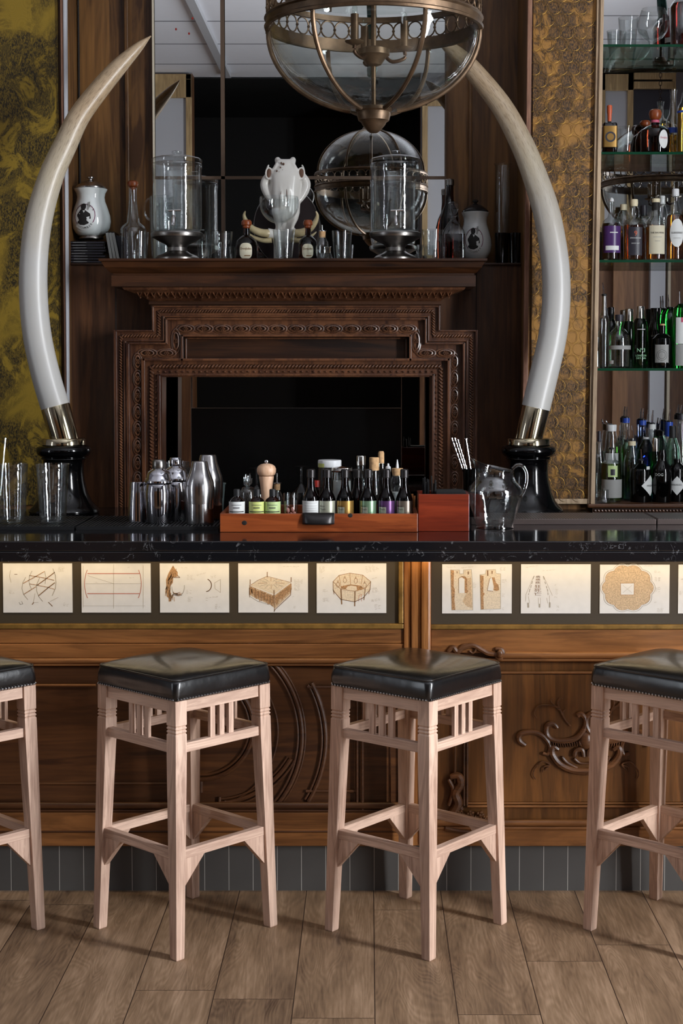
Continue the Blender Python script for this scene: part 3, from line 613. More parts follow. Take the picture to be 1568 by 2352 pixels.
pb('bottom_rail', 'bar_wood', -900, 927, 1866, 1944, YP-.002); pb('bottom_rail', 'bar_wood', 989, 3400, 1904, 1944, YP-.002)
pb('field_panel', 'bar_wood_shaded', -900, 927, 1530, 1866, YP+.012); pb('field_panel', 'bar_wood_vertical', 989, 3400, 1518, 1904, YP+.010)
pb('raised_field', 'bar_wood_vertical', 1073, 3400, 1548, 1843, YP+.002, .02)
hmould('rail_molding', -900, 450, 1800, .004, 'bar_wood_shaded', YP+.01)
def vm(px, y0, y1, r, m='bar_wood_shaded', D=YP):
    a = P(px, y0, D); c_ = P(px, y1, D); B().sweep([(a.x, D, a.z), (a.x, D, c_.z)], r, 10, 1, (1, 0, 0)).build('stile_molding', m, bar)
vm(820, 1600, 1850, .004); vm(832, 1560, 1860, .005); vm(1073, 1600, 1850, .004, 'bar_wood_shaded'); vm(1066, 1560, 1850, .004, 'bar_wood_shaded'); vm(1045, 1560, 1800, .004, 'bar_wood_vertical'); vm(895, 1530, 1866, .004, 'bar_wood_shaded')
def arc(cx_, cy_, rx, ry, a0, a1, rr, D=YP+.008, m='bar_wood_shaded', nm='arc_molding'):
    for k_, (dr, r) in enumerate(rr):
        pts = [P(cx_+(rx+dr)*math.cos(math.radians(a0+(a1-a0)*i/40)), cy_-(ry+dr)*math.sin(math.radians(a0+(a1-a0)*i/40)), D) for i in range(41)]
        B().sweep(pts, r, 8, 1).build(nm, m, bar)
arc(448, 1690, 246, 246, -48, 62, ((0, .007), (-10, .004), (7, .003)))
arc(448, 1680, 190, 180, -60, 40, ((0, .003),))
arc(460, 1670, 122, 120, -95, 60, ((0, .008), (-10, .004)))
arc(490, 1640, 205, 205, -86, -30, ((0, .007), (10, .004), (-9, .003)))
arc(448, 1698, 300, 285, -30, 27, ((0, .007), (-9, .004)))
for pts in ([(705, 1578), (822, 1578)], [(702, 1817), (822, 1817)], [(504, 1830), (504, 1866)], [(517, 1838), (517, 1866)], [(462, 1790), (462, 1820)]):
    B().sweep([P(x, y, YP+.008) for x, y in pts], .005, 8).build('arc_molding', 'bar_wood_shaded', bar)
# carved ornaments on the right-hand bar panel
def carve(b, pts, r0, r1, D=YP, dep=.9, tail=True):
    q = smooth_pts([(x, y, 0) for x, y in pts], 6); n = len(q)
    pp = [P(v.x, v.y, D) for v in q]; b.sweep(pp, [(r0+(r1-r0)*i/(n-1))*mpp(D, .8)*(.55+.45*math.sin(PI*min(1, (i+2)/(n*.35))/2)) for i in range(n)], 8, dep)
def curl(b, cx_, cy_, R_, a0, turns, r0, r1, D=YP):
    n = 14; pts = [(cx_+R_*(1-.75*i/n)*math.cos(math.radians(a0)+turns*2*PI*i/n), cy_-R_*(1-.75*i/n)*math.sin(math.radians(a0)+turns*2*PI*i/n)) for i in range(n+1)]
    carve(b, pts, r0, r1, D)
b = B(); Dc = YP-.004
carve(b, [(1028, 1497), (1040, 1487), (1050, 1497), (1062, 1488), (1085, 1482), (1105, 1492), (1120, 1500), (1140, 1503)], 7, 6, Dc)
carve(b, [(1055, 1500), (1060, 1484), (1080, 1480), (1092, 1490), (1086, 1500), (1078, 1495)], 4, 2, Dc)
carve(b, [(1137, 1490), (1150, 1492), (1155, 1502), (1148, 1512), (1138, 1508)], 6, 5, Dc); b.ell(P(1148, 1502, Dc-.01), (.01, .01, .014), 10, 6)
b.build('scroll_carving', 'carving_wood', bar)
b = B()
carve(b, [(1034, 1785), (1052, 1782), (1058, 1800), (1046, 1822), (1052, 1845), (1040, 1868), (1032, 1880)], 9, 12, Dc)
carve(b, [(1060, 1800), (1050, 1830), (1060, 1860)], 4, 5, Dc); carve(b, [(1030, 1790), (1040, 1815), (1030, 1850)], 5, 4, Dc)
carve(b, [(1022, 1902), (1050, 1908), (1085, 1912)], 7, 4, Dc)
for i, (px, py, r) in enumerate(((1042, 1874, 9), (1056, 1868, 8), (1068, 1876, 8), (1080, 1870, 9), (1092, 1880, 8), (1102, 1872, 10), (1114, 1880, 8), (1122, 1884, 6), (1074, 1884, 6), (1098, 1888, 6))):
    c_ = P(px, py, Dc-.006); rr = r*mpp(Dc, .8)
    for u in range(5): b.ell((c_.x+rr*.6*math.cos(u*1.257+i), c_.y, c_.z+rr*.6*math.sin(u*1.257+i)), (rr*.5, rr*.7, rr*.45), 6, 5)
    b.ell((c_.x, c_.y-rr*.3, c_.z), (rr*.45, rr*.6, rr*.45), 6, 5)
b.build('corner_flower_carving', 'carving_wood', bar)
b = B()
def both(pts, r0, r1, dep=.9, D=YP-.004):
    carve(b, pts, r0, r1, D, dep); carve(b, [(2*1345-x, y) for x, y in pts], r0, r1, D, dep)
both([(1206, 1712), (1192, 1700), (1196, 1686), (1225, 1682), (1248, 1692), (1262, 1712), (1258, 1732), (1246, 1730)], 8, 4)
both([(1280, 1672), (1270, 1662), (1256, 1668), (1256, 1688), (1272, 1700), (1300, 1702), (1325, 1694), (1342, 1672), (1344, 1652), (1334, 1640), (1326, 1644)], 7, 6)
both([(1282, 1722), (1270, 1716), (1268, 1732), (1284, 1754), (1312, 1768), (1345, 1772)], 7, 9)
both([(1290, 1738), (1302, 1752), (1325, 1764)], 4, 5); both([(1318, 1738), (1322, 1724), (1336, 1722), (1340, 1738)], 7, 5)
both([(1318, 1742), (1330, 1752), (1345, 1754)], 4, 3)
both([(1310, 1668), (1298, 1654), (1290, 1640), (1282, 1626), (1262, 1620), (1236, 1622), (1226, 1638), (1232, 1650)], 2.5, 1.5, .6)
both([(1285, 1632), (1274, 1622), (1264, 1610), (1270, 1604)], 2.2, 1, .6); both([(1284, 1630), (1280, 1614), (1286, 1604), (1292, 1606)], 2.2, 1, .6)
both([(1292, 1646), (1292, 1636), (1298, 1630)], 2, 1, .6); both([(1250, 1770), (1262, 1756), (1244, 1750), (1228, 1766), (1224, 1780), (1230, 1790)], 2.4, 1.2, .6); both([(1262, 1758), (1248, 1762), (1246, 1774)], 2.2, 1.2, .6)
both([(1344, 1708), (1338, 1694), (1332, 1706), (1340, 1716)], 4, 4)
for i in range(13):
    for s_ in (0, 1):
        px = 1264+i*5.5; px = px if s_ == 0 else 2690-px
        py = 1707+4*math.sin(i*.25); c_ = P(px, py, YP-.004); b.ell(c_, (.0024, .009, .009), 6, 5, Matrix.Rotation(.2*(1 if s_ else -1), 3, 'Y'))
for u in range(6): c_ = P(1398+6*math.cos(u*1.05), 1757+6*math.sin(u*1.05), YP-.004); b.ell(c_, (.006, .005, .006), 6, 4)
b.ell(P(1345, 1700, YP), (.022, .016, .03), 12, 8)
b.build('cartouche_carving', 'carving_wood', bar)
# tiled plinth
box('tiled_plinth', 'plinth_tile', LX+.02, RX-.02, 4.612, 4.66, .0, Z(1943, 4.612)+.02, bar)
t = bar
# light strip below the countertop (part of the bar)
b = B(); b.box(LX+.05, RX-.05, 4.533, 4.557, ZT0-.01, ZT0-.0005); b.build('light_channel', 'white_plastic', bar, False)
for i in range(6):
    l = area('under_counter_light', (-2.2+i*1.0, 4.545, ZT0-.012), (math.radians(10), 0, 0), .98, .012, .62, (1, .76, .42)); l.data.spread = math.radians(150)
# ------------------------------------------------------------------ drawings on the display band
YD = YP+.004-.0015
def scrib(b, x, y, w_, n, ang=0, lh=3.2):
    rnd = random.Random(int(x*31+y*7)); ca, sa = math.cos(math.radians(ang)), math.sin(math.radians(ang))
    for i in range(n):
        pts = []; k = int(w_*rnd.uniform(.6, 1)/1.1)
        for j in range(max(k, 4)):
            u = j*1.1; v = i*lh+rnd.uniform(-.9, .9)+(-1.1 if j % 2 else 0)
            pts.append((x+u*ca+v*sa, y-u*sa+v*ca))
        for a in range(0, len(pts)-3, 7): b.ribbon([pz(q) for q in pts[a:a+5+rnd.randint(0, 2)]], .0004, YD-.0011)
def pz(q): v = P(q[0], q[1], YD); return (v.x, v.z)
def drawing(label, x0, x1, y0, y1, scale_org, strokes, washes, notes):
    o = thing('drawing', label, 'drawing', (0, 0, 0), 0, 'sketches mounted along the bar front')
    pbox('paper_sheet', 'paper', x0, x1, y0, y1, YD-.0008, .0022, o)
    ox, oy, k = scale_org; tr = lambda q: pz((ox+q[0]/k, oy+q[1]/k))
    lay = 0
    for m_, polys in washes:
        for pl in polys: B().add([(tr(q)[0], YD-.00095-.00006*lay, tr(q)[1]) for q in pl], [tuple(range(len(pl)))]).build('wash', m_, o, False)
        lay += 1
    by = {}
    for m_, wd, pts in strokes: by.setdefault(m_, []).append((wd, pts))
    for m_, L_ in by.items():
        b = B()
        for wd, pts in L_: b.ribbon([tr(q) for q in pts], wd/k*mpp(YD, 1), YD-.00125)
        b.build('ink_lines', m_, o, False)
    if notes:
        b = B()
        for nn in notes: q = nn[:2]; scrib(b, ox+q[0]/k, oy+q[1]/k, nn[2]/k, nn[3], *(nn[4:]))
        b.build('pencil_notes', 'ink_faint', o, False)
    return o
def arcp(cx_, cy_, rx, ry, a0, a1, n=14): return [(cx_+rx*math.cos(math.radians(a0+(a1-a0)*i/n)), cy_-ry*math.sin(math.radians(a0+(a1-a0)*i/n))) for i in range(n+1)]
K = 8.96
drawing('pencil sketch of crossing struts between bowed hoops, first sheet at the bar end', 7, 166, 1294, 1407, (0, 1285, K),
    [('ink_grey', 9, [(660, 235), (610, 340), (595, 440), (620, 540), (650, 610)]), ('ink_grey', 9, [(530, 365), (470, 480), (455, 600), (490, 720), (575, 825)]), ('ink_grey', 9, [(815, 380), (755, 520), (755, 640), (800, 760), (880, 860)]),
     ('ink_grey', 9, [(920, 240), (945, 360), (930, 500)]), ('ink_grey', 11, [(1090, 190), (1140, 330), (1155, 470), (1140, 600), (1075, 745)]), ('ink_brown', 14, [(480, 490), (745, 345), (910, 250)]), ('ink_brown', 14, [(490, 718), (740, 560)]),
     ('ink_brown', 14, [(610, 330), (860, 370), (1110, 425)]), ('ink_brown', 12, [(610, 500), (980, 570), (1120, 612)]), ('ink_dark', 18, [(765, 530), (960, 390), (1125, 265)]), ('ink_dark', 18, [(800, 742), (980, 590), (1125, 480)]),
     ('ink_dark', 10, [(300, 305), (355, 305)]), ('ink_dark', 16, [(665, 925), (695, 885)]), ('ink_dark', 14, [(1000, 880), (1080, 960)]), ('ink_grey', 9, [(395, 880), (420, 925), (470, 910), (450, 860)]), ('ink_faint', 6, [(1030, 865), (1200, 780)]), ('ink_faint', 6, [(220, 220), (195, 340), (230, 470)]), ('ink_faint', 6, [(690, 890), (720, 700)]), ('ink_faint', 6, [(700, 885), (790, 880)])],
    [], [(1200, 160, 180, 4), (190, 640, 140, 3), (1300, 900, 130, 3)])
drawing('measured sketch of two red hoops joined by two horizontal red bars', 187, 346, 1294, 1407, (160+20, 1285, 9),
    [('ink_red', 11, arcp(370, 500, 240, 440, 140, 222)), ('ink_red', 11, arcp(1060, 500, 240, 440, -42, 40)), ('ink_red', 15, [(190, 290), (1260, 290)]), ('ink_red', 15, [(190, 705), (1260, 705)]), ('ink_faint', 5, [(150, 500), (1300, 500)]), ('ink_faint', 5, [(730, 100), (730, 1010)]),
     ('ink_faint', 5, [(100, 130), (100, 990)]), ('ink_faint', 5, [(1340, 120), (1340, 1000)]), ('ink_faint', 5, [(100, 960), (1380, 960)]), ('ink_faint', 5, [(190, 330), (730, 500)])], [], [(1050, 380, 160, 1), (350, 480, 60, 1), (1020, 170, 120, 1, 8)])
rn = random.Random(3); fur = []
for i in range(60):
    u = rn.random(); yy = 190+u*600; xm = 330-130*math.sin(min(1, u*1.3)*PI*.5)+60*(1 if u > .8 else 0); x_ = xm+rn.uniform(-30, 60)+20
    fur.append(('ink_dark' if i % 3 == 0 else 'ink_brown', 10, [(x_, yy), (x_-rn.uniform(0, 25), yy+rn.uniform(50, 110))]))
drawing('ink study of a brown bird form beside a pale round shape and a crescent', 367, 526, 1294, 1407, (360, 1285, K),
    fur+[('ink_grey', 8, arcp(440, 560, 130, 190, 180, 370)), ('ink_dark', 12, [(430, 330), (475, 370), (350, 370)]), ('ink_dark', 16, arcp(1010, 530, 115, 130, -85, 70)), ('ink_faint', 6, [(1310, 410), (1310, 680), (1200, 600), (1190, 480), (1310, 410)]), ('ink_brown', 8, [(360, 770), (360, 860)])]+
    [('ink_brown', 9, [(320+rn.random()*200, 660+rn.random()*90), (330+rn.random()*200, 670+rn.random()*80)]) for _ in range(14)],
    [('ink_brown', [[(335, 120), (370, 180), (430, 260), (430, 350), (340, 370), (330, 480), (270, 560), (300, 860), (245, 870), (240, 780), (205, 770), (190, 420), (240, 280), (300, 180)]])],
    [(620, 330, 200, 4), (600, 640, 150, 3), (640, 780, 120, 4), (1010, 800, 320, 1, 7), (1010, 850, 120, 1, 3), (1200, 930, 150, 4), (820, 330, 330, 1, 15), (1110, 360, 190, 2, 12), (500, 180, 140, 1, 2)])
drip = []
for i in range(34):
    u = i/33; xb = 295+u*500; yt = 560+u*190+rn.uniform(-8, 30); drip.append(('ink_dark' if i % 4 == 0 else 'ink_brown', 16, [(xb, yt), (xb, yt+rn.uniform(120, 230)*(.75+.3*u))]))
for i in range(20):
    u = i/19; xb = 830+u*320; yt = 750-u*250; drip.append(('ink_brown', 14, [(xb, yt), (xb+rn.uniform(-8, 8), yt+rn.uniform(130, 210)*(1-.25*u))]))
rays_ = [('ink_brown' if i % 3 == 0 else 'ink_faint', 8, [(740+90*math.cos(i*.52), 480+35*math.sin(i*.52)), (740+270*math.cos(i*.52), 490+(120 if math.sin(i*.52) > 0 else 110)*math.sin(i*.52))]) for i in range(12)]
drawing('sepia sketch of a fringed bed canopy with four finials', 547, 707, 1294, 1407, (540, 1285, K),
    drip+rays_+[('ink_brown', 8, [(300, 540), (460, 430), (660, 345), (1140, 470)]), ('ink_dark', 16, [(660, 260), (660, 360)]), ('ink_dark', 16, [(308, 415), (308, 510)]), ('ink_dark', 16, [(1150, 370), (1150, 460)]), ('ink_dark', 20, [(798, 635), (798, 745)]), ('ink_dark', 10, [(298, 520), (298, 775)]),
     ('ink_dark', 12, [(800, 1070), (820, 1030), (1140, 730), (1150, 600)]), ('ink_dark', 10, [(808, 740), (805, 1070)]), ('ink_faint', 8, [(310, 760), (450, 850), (700, 930)]), ('ink_dark', 18, [(330, 610), (345, 690)])],
    [('wash_tan', [[(300, 540), (800, 740), (1150, 480), (1150, 690), (820, 1010), (720, 930), (420, 800), (300, 730)]]), ('wash_pale', [[(310, 535), (500, 420), (660, 350), (1140, 470), (800, 720)]])],
    [(1210, 430, 190, 8), (1200, 970, 130, 2), (980, 150, 400, 1), (1170, 765, 90, 1)])
def flask(cx_, cy_): return [('ink_brown', 8, arcp(cx_, cy_, 35, 50, 0, 360, 12)), ('ink_brown', 8, [(cx_-12, cy_-48), (cx_, cy_-90), (cx_+12, cy_-48)])]
drawing('sepia sketch of an eight-sided booth with flasks on its walls', 727, 887, 1294, 1408, (720, 1285, K),
    flask(642, 430)+flask(868, 440)+flask(500, 520)+flask(1050, 530)+[('ink_brown', 10, [(400, 455), (525, 325), (745, 280), (1010, 320), (1175, 455), (1060, 595), (850, 655), (560, 610), (400, 455)]), ('ink_brown', 9, [(525, 325), (555, 540)]), ('ink_brown', 9, [(745, 280), (760, 510)]), ('ink_brown', 9, [(1010, 320), (975, 520)]),
     ('ink_dark', 12, [(400, 455), (405, 640), (560, 820), (840, 870), (1020, 790), (1160, 620), (1172, 455)]), ('ink_dark', 26, [(562, 620), (578, 915)]), ('ink_dark', 24, [(850, 660), (845, 955)]), ('ink_dark', 16, [(1062, 600), (1035, 830)]), ('ink_dark', 12, [(405, 620), (422, 715)]), ('ink_brown', 12, [(1158, 615), (1135, 710)]), ('ink_red', 6, [(930, 860), (930, 740), (985, 715), (985, 860)])],
    [('wash_pale', [[(400, 455), (525, 325), (745, 280), (1010, 320), (1175, 455), (1160, 620), (850, 870), (560, 820), (405, 640)]]), ('ink_brown', [[(555, 550), (760, 512), (975, 540), (1040, 600), (900, 640), (560, 600)]]), ('wash_pale', [[(665, 600), (700, 555), (770, 535), (880, 555), (895, 630), (700, 630)]])],
    [(110, 160, 170, 5, 5), (170, 390, 140, 1, 12), (190, 630, 130, 2), (190, 800, 180, 3), (1060, 160, 280, 5, 12), (1200, 400, 220, 1, 12), (1190, 600, 240, 4, 10), (1190, 830, 250, 2, 5), (1250, 940, 160, 4, 10), (540, 240, 170, 1, 8)])
drawing('brown wash sketch of two narrow cut-out panels side by side', 1015, 1175, 1296, 1409, (1008, 1285, K),
    [('ink_grey', 7, [(235, 215), (420, 215), (425, 295), (500, 295), (505, 215), (665, 205), (690, 560), (695, 1040), (260, 1040), (235, 215)]), ('ink_dark', 8, [(405, 690), (400, 390), (470, 345), (530, 350)]), ('ink_grey', 7, [(840, 310), (950, 300), (965, 215), (1160, 205), (1170, 285), (1265, 295), (1265, 1015), (860, 1030), (840, 310)]), ('ink_dark', 8, [(1060, 375), (1035, 400), (990, 640), (1110, 655)]),
     ('ink_dark', 16, [(370, 250), (370, 280)]), ('ink_dark', 26, [(600, 255), (600, 300)]), ('ink_dark', 26, [(1000, 230), (1000, 330)]), ('ink_dark', 22, [(1090, 240), (1090, 290)])],
    [('wash_pale', [[(240, 215), (420, 215), (425, 295), (500, 295), (505, 215), (665, 205), (690, 560), (695, 1040), (260, 1040)], [(845, 310), (950, 300), (965, 215), (1160, 205), (1170, 285), (1265, 295), (1265, 1015), (860, 1030)]]),
     ('wash_tan', [[(575, 380), (660, 380), (680, 1000), (560, 960), (480, 860), (560, 700)]]), ('ink_brown', [[(235, 215), (305, 225), (300, 560), (325, 620), (315, 820), (335, 1040), (265, 1040), (250, 760), (240, 560)], [(840, 320), (915, 340), (910, 680), (940, 700), (910, 760), (920, 1030), (860, 1025), (850, 700)], [(440, 365), (490, 345), (540, 350), (575, 390), (580, 620), (600, 650), (575, 690), (520, 690), (530, 400)], [(1070, 370), (1140, 370), (1170, 480), (1220, 520), (1235, 630), (1180, 650), (1120, 630), (1130, 560), (1100, 420)]]),
     ('paper', [[(412, 390), (470, 365), (520, 400), (525, 690), (410, 690)], [(1050, 390), (1085, 375), (1115, 560), (1110, 645), (995, 640)]])],
    [(150, 160, 270, 1), (460, 180, 350, 1, 6), (700, 490, 120, 4), (1290, 420, 130, 3), (1290, 710, 120, 3), (340, 1075, 260, 1), (950, 1060, 270, 1), (1250, 180, 150, 3, 8), (1290, 1010, 110, 2, 8)])
o = drawing('sparse sketch of tapering dashed lines around a column of large characters', 1196, 1356, 1296, 1409, (1190, 1285, K),
    [('ink_grey', 12, a) for a in ([(325, 340), (300, 400)], [(290, 450), (275, 500)], [(268, 530), (255, 580)], [(240, 605), (225, 670)], [(215, 700), (208, 725)], [(512, 345), (535, 410)], [(545, 460), (560, 500)], [(575, 550), (588, 590)], [(597, 610), (605, 655)], [(608, 680), (612, 725)])]+
    [('ink_grey', 34, [(200, 900), (205, 980)]), ('ink_grey', 30, [(435, 920), (435, 980)]), ('ink_grey', 30, [(645, 890), (645, 980)])]+[('ink_faint', 5, a) for a in ([(320, 340), (155, 720), (150, 860)], [(520, 345), (700, 740)], [(410, 790), (410, 910)], [(455, 790), (455, 910)], [(205, 760), (230, 900)], [(585, 790), (600, 900)], [(640, 740), (640, 880)])],
    [], [(150, 165, 300, 1, 8), (500, 240, 330, 1, 6), (740, 530, 70, 1, 10), (760, 620, 110, 4), (740, 780, 140, 1, 5), (780, 960, 100, 2, 5), (780, 1050, 110, 1, 10)])
for i, (ch, xc, yc, w_, h_) in enumerate((('病', 405, 355, 90, 48), ('痛', 405, 412, 94, 48), ('疾', 405, 474, 108, 54), ('狂', 402, 552, 128, 66), ('死', 400, 636, 145, 68), ('亡', 402, 705, 152, 62))):
    v, f = text_geo(ch, 1.0)
    if v:
        ax = [p.x for p in v]; ay = [p.y for p in v]; wx = max(ax)-min(ax) or 1; wy = max(ay)-min(ay) or 1; mx_, my_ = (max(ax)+min(ax))/2, (max(ay)+min(ay))/2
        b = B(); b.add([(pz((1190+(xc+(p.x-mx_)/wx*w_)/K, 1285))[0], YD-.0013, pz((1190, 1285+(yc-(p.y-my_)/wy*h_)/K))[1]) for p in v], f); b.build('character', 'ink_dark', o, False)
lob = [(1225+0, 1)]
cxl, cyl = 1230, 240
def lobes(n=10, R_=150, kx=1.0):
    pts = []
    for i in range(n*8):
        a = 2*PI*i/(n*8); r = R_*(1+.10*abs(math.cos(a*n/2))-.02); pts.append((cxl+r*kx*math.cos(a), cyl-r*.9*math.sin(a)))
    return pts
drawing('tan wash plan of a lobed rosette around a pale square', 1377, 1537, 1297, 1409, (980, 1260, 2.667),
    [('ink_faint', 2.2, lobes(10, 156)+[lobes(10, 156)[0]]), ('ink_brown', 1.6, lobes(10, 146)+[lobes(10, 146)[0]]), ('ink_brown', 2, [(1185, 212), (1270, 210), (1270, 284), (1185, 284), (1185, 212)])]+[('ink_faint', 1.2, [(1200, 225), (1255, 270)]), ('ink_faint', 1.2, [(1255, 225), (1200, 270)])],
    [('wash_tan', [lobes(10, 145)]), ('paper', [[(1187, 214), (1268, 213), (1266, 282), (1188, 282)]])], [(1392, 140, 50, 2, 5), (1395, 180, 55, 3), (1395, 240, 45, 4), (1392, 330, 40, 1), (1410, 370, 50, 3), (1330, 108, 80, 1)])
drawing('cropped pencil sketch on the sheet nearest the bottle-cabinet end', 1557, 1717, 1297, 1409, (1557, 1297, 8.96), [('ink_grey', 9, [(60, 300), (300, 260), (700, 500)]), ('ink_brown', 9, [(300, 200), (500, 800)])], [], [(20, 560, 140, 3), (600, 600, 200, 3)])
# ------------------------------------------------------------------ bar stools
def make_stool():
    t = thing('bar_stool', '', 'bar stool', (0, 0, 0), 0, 'wooden bar stools with black leather seats')
    def a(z): return .1872-(.1872-.1735)*min(1, z/.66)
    def lw(z): return .0285+(.0395-.0285)*min(1, z/.55)
    zs = [0, .004, .08, .2, .4, .55, .606]; fx = [0, 0, 0, 0, 0, 0, 0]
    for k in range(3): zs += [.612+k*.0095, .6155+k*.0095, .619+k*.0095]; fx += [0, .0028, 0]
    zs += [.645, .706]; fx += [0, 0]
    for sx, sy in ((-1, -1), (1, -1), (1, 1), (-1, 1)):
        vs = []; fs = []
        for z, g in zip(zs, fx):
            A = a(z)-g; I = a(z)-lw(z)+g
            if z == 0: A -= .001; I += .001
            vs += [(sx*A, sy*A, z), (sx*I, sy*A, z), (sx*I, sy*I, z), (sx*A, sy*I, z)]
        for i in range(len(zs)-1):
            for k in range(4): fs.append((i*4+k, i*4+(k+1) % 4, i*4+4+(k+1) % 4, i*4+4+k))
        fs += [(0, 1, 2, 3), tuple((len(zs)-1)*4+k for k in (0, 1, 2, 3))]
        B().add(vs, fs).build('leg', 'stool_wood', t, False, .0012)
    for q in range(4):
        R = Matrix.Rotation(q*PI/2, 3, 'Z')
        def rb(name, x0, x1, y0, y1, z0, z1, m='stool_wood', bev=.001):
            if name != 'slat': m += '_x' if q % 2 == 0 else '_y'
            b = B().box(x0, x1, y0, y1, z0, z1); b.v = [tuple(R @ Vector(v)) for v in b.v]; return b.build(name, m, t, False, bev)
        A = a(.69)-.006; I = a(.69)-lw(.69); rb('apron', -I-.002, I+.002, -A, -A+.02, .672, .705)
        A = a(.57)-.008; I = a(.57)-lw(.57); rb('rail', -I-.002, I+.002, -A, -A+.02, .560, .586)
        for k in (-1, 0, 1): rb('slat', k*.034-.009, k*.034+.009, -A+.003, -A+.014, .585, .673)
        A = a(.28)-.007; I = a(.28)-lw(.28); rb('stretcher', -I-.002, I+.002, -A, -A+.021, .270, .295)
        for s_ in (-1, 1):
            A2 = a(.24)-.009; I2 = a(.22)-lw(.22)+.003; b = B()
            pr = [(s_*I2, .271), (s_*(I2-.08), .271), (s_*(I2-.072), .262), (s_*(I2+.001), .183)]
            b.prism(pr, -A2, -A2+.018); b.v = [tuple(R @ Vector(v)) for v in b.v]; b.build('bracket', 'stool_wood', t, False, .001)
    def ring(h, z, r, n=6):
        out = []
        for cx_, cy_, a0 in ((1, 1, 0), (-1, 1, PI/2), (-1, -1, PI), (1, -1, 1.5*PI)):
            for k in range(n+1): an = a0+PI/2*k/n; out.append((cx_*(h-r)+r*math.cos(an), cy_*(h-r)+r*math.sin(an), z))
            nx, ny = {(1, 1): (-1, 1), (-1, 1): (-1, -1), (-1, -1): (1, -1), (1, -1): (1, 1)}[(cx_, cy_)]
            e = out[-1]; f_ = (nx*(h-r)+r*math.cos(a0+PI/2), ny*(h-r)+r*math.sin(a0+PI/2), z)
            for k in range(1, 6): u = k/6; out.append((e[0]+(f_[0]-e[0])*u, e[1]+(f_[1]-e[1])*u, z))
        return out
    L_ = [(.170, .704, .012), (.1745, .708, .014), (.1772, .722, .016), (.1775, .738, .017), (.1758, .752, .018), (.1735, .760, .02), (.166, .7665, .022), (.150, .7735, .03), (.12, .7815, .04), (.08, .7865, .04), (.04, .788, .03), (.01, .7885, .008)]
    vs = []; fs = []; n = len(ring(.1, 0, .01))
    for h, z, r in L_: vs += ring(h, z, r)
    for i in range(len(L_)-1):
        for k in range(n): fs.append((i*n+k, i*n+(k+1) % n, i*n+n+(k+1) % n, i*n+n+k))
    fs += [tuple(range(n)), tuple(range((len(L_)-1)*n, len(L_)*n))]
    vs2 = []
    for v in vs:
        x, y, z = v; d = 0
        if z > .765: d = -.0035*math.exp(-((x-.02)**2+(y+.02)**2)/.0035)+.0022*mnoise.noise(Vector((x*9, y*9, 0)))
        elif .708 < z < .758: k = .0022*mnoise.noise(Vector((x*22, y*22, z*45))); x *= 1+k/.17; y *= 1+k/.17
        vs2.append((x, y, z+d))
    B().add(vs2, fs).build('seat_cushion', 'leather', t, ang=60)
    B().sweep([Vector(v) for v in ring(.1735, .7615, .02)], .0028, 6, 1, (0, 0, 1), closed=True).build('piping', 'leather', t)
    b = B()
    for q in range(4):
        R = Matrix.Rotation(q*PI/2, 3, 'Z')
        for k in range(33): p = R @ Vector((-.166+.332*k/32, -.1765, .7095)); b.ell(p, (.0036, .0036, .0036), 6, 4)
    b.build('nailhead_trim', 'steel', t)
    return t
def copy_tree(o, parent=None):
    c = o.copy(); C.objects.link(c)
    if parent: c.parent = parent
    for ch in list(o.children): copy_tree(ch, c)
    return c
st0 = make_stool()
for i, (x, y, th, lb) in enumerate(((-.5255, 4.31, 1.6, 'pale wooden bar stool with a creased black leather seat below the bed-canopy sketch'),
        (.139, 4.309, 6.0, 'pale wooden bar stool with black leather seat standing in front of the bar pilaster'),
        (.879, 4.296, 1.9, 'pale wooden bar stool with black leather seat standing before the carved cartouche'),
        (-1.19, 4.29, 1.0, 'pale wooden bar stool half cut off at the left edge below the hoop sketches'))):
    o = st0 if i == 0 else copy_tree(st0)
    o.location = (x, y, 0); o.rotation_euler = (0, 0, math.radians(45+th)); o['label'] = lb
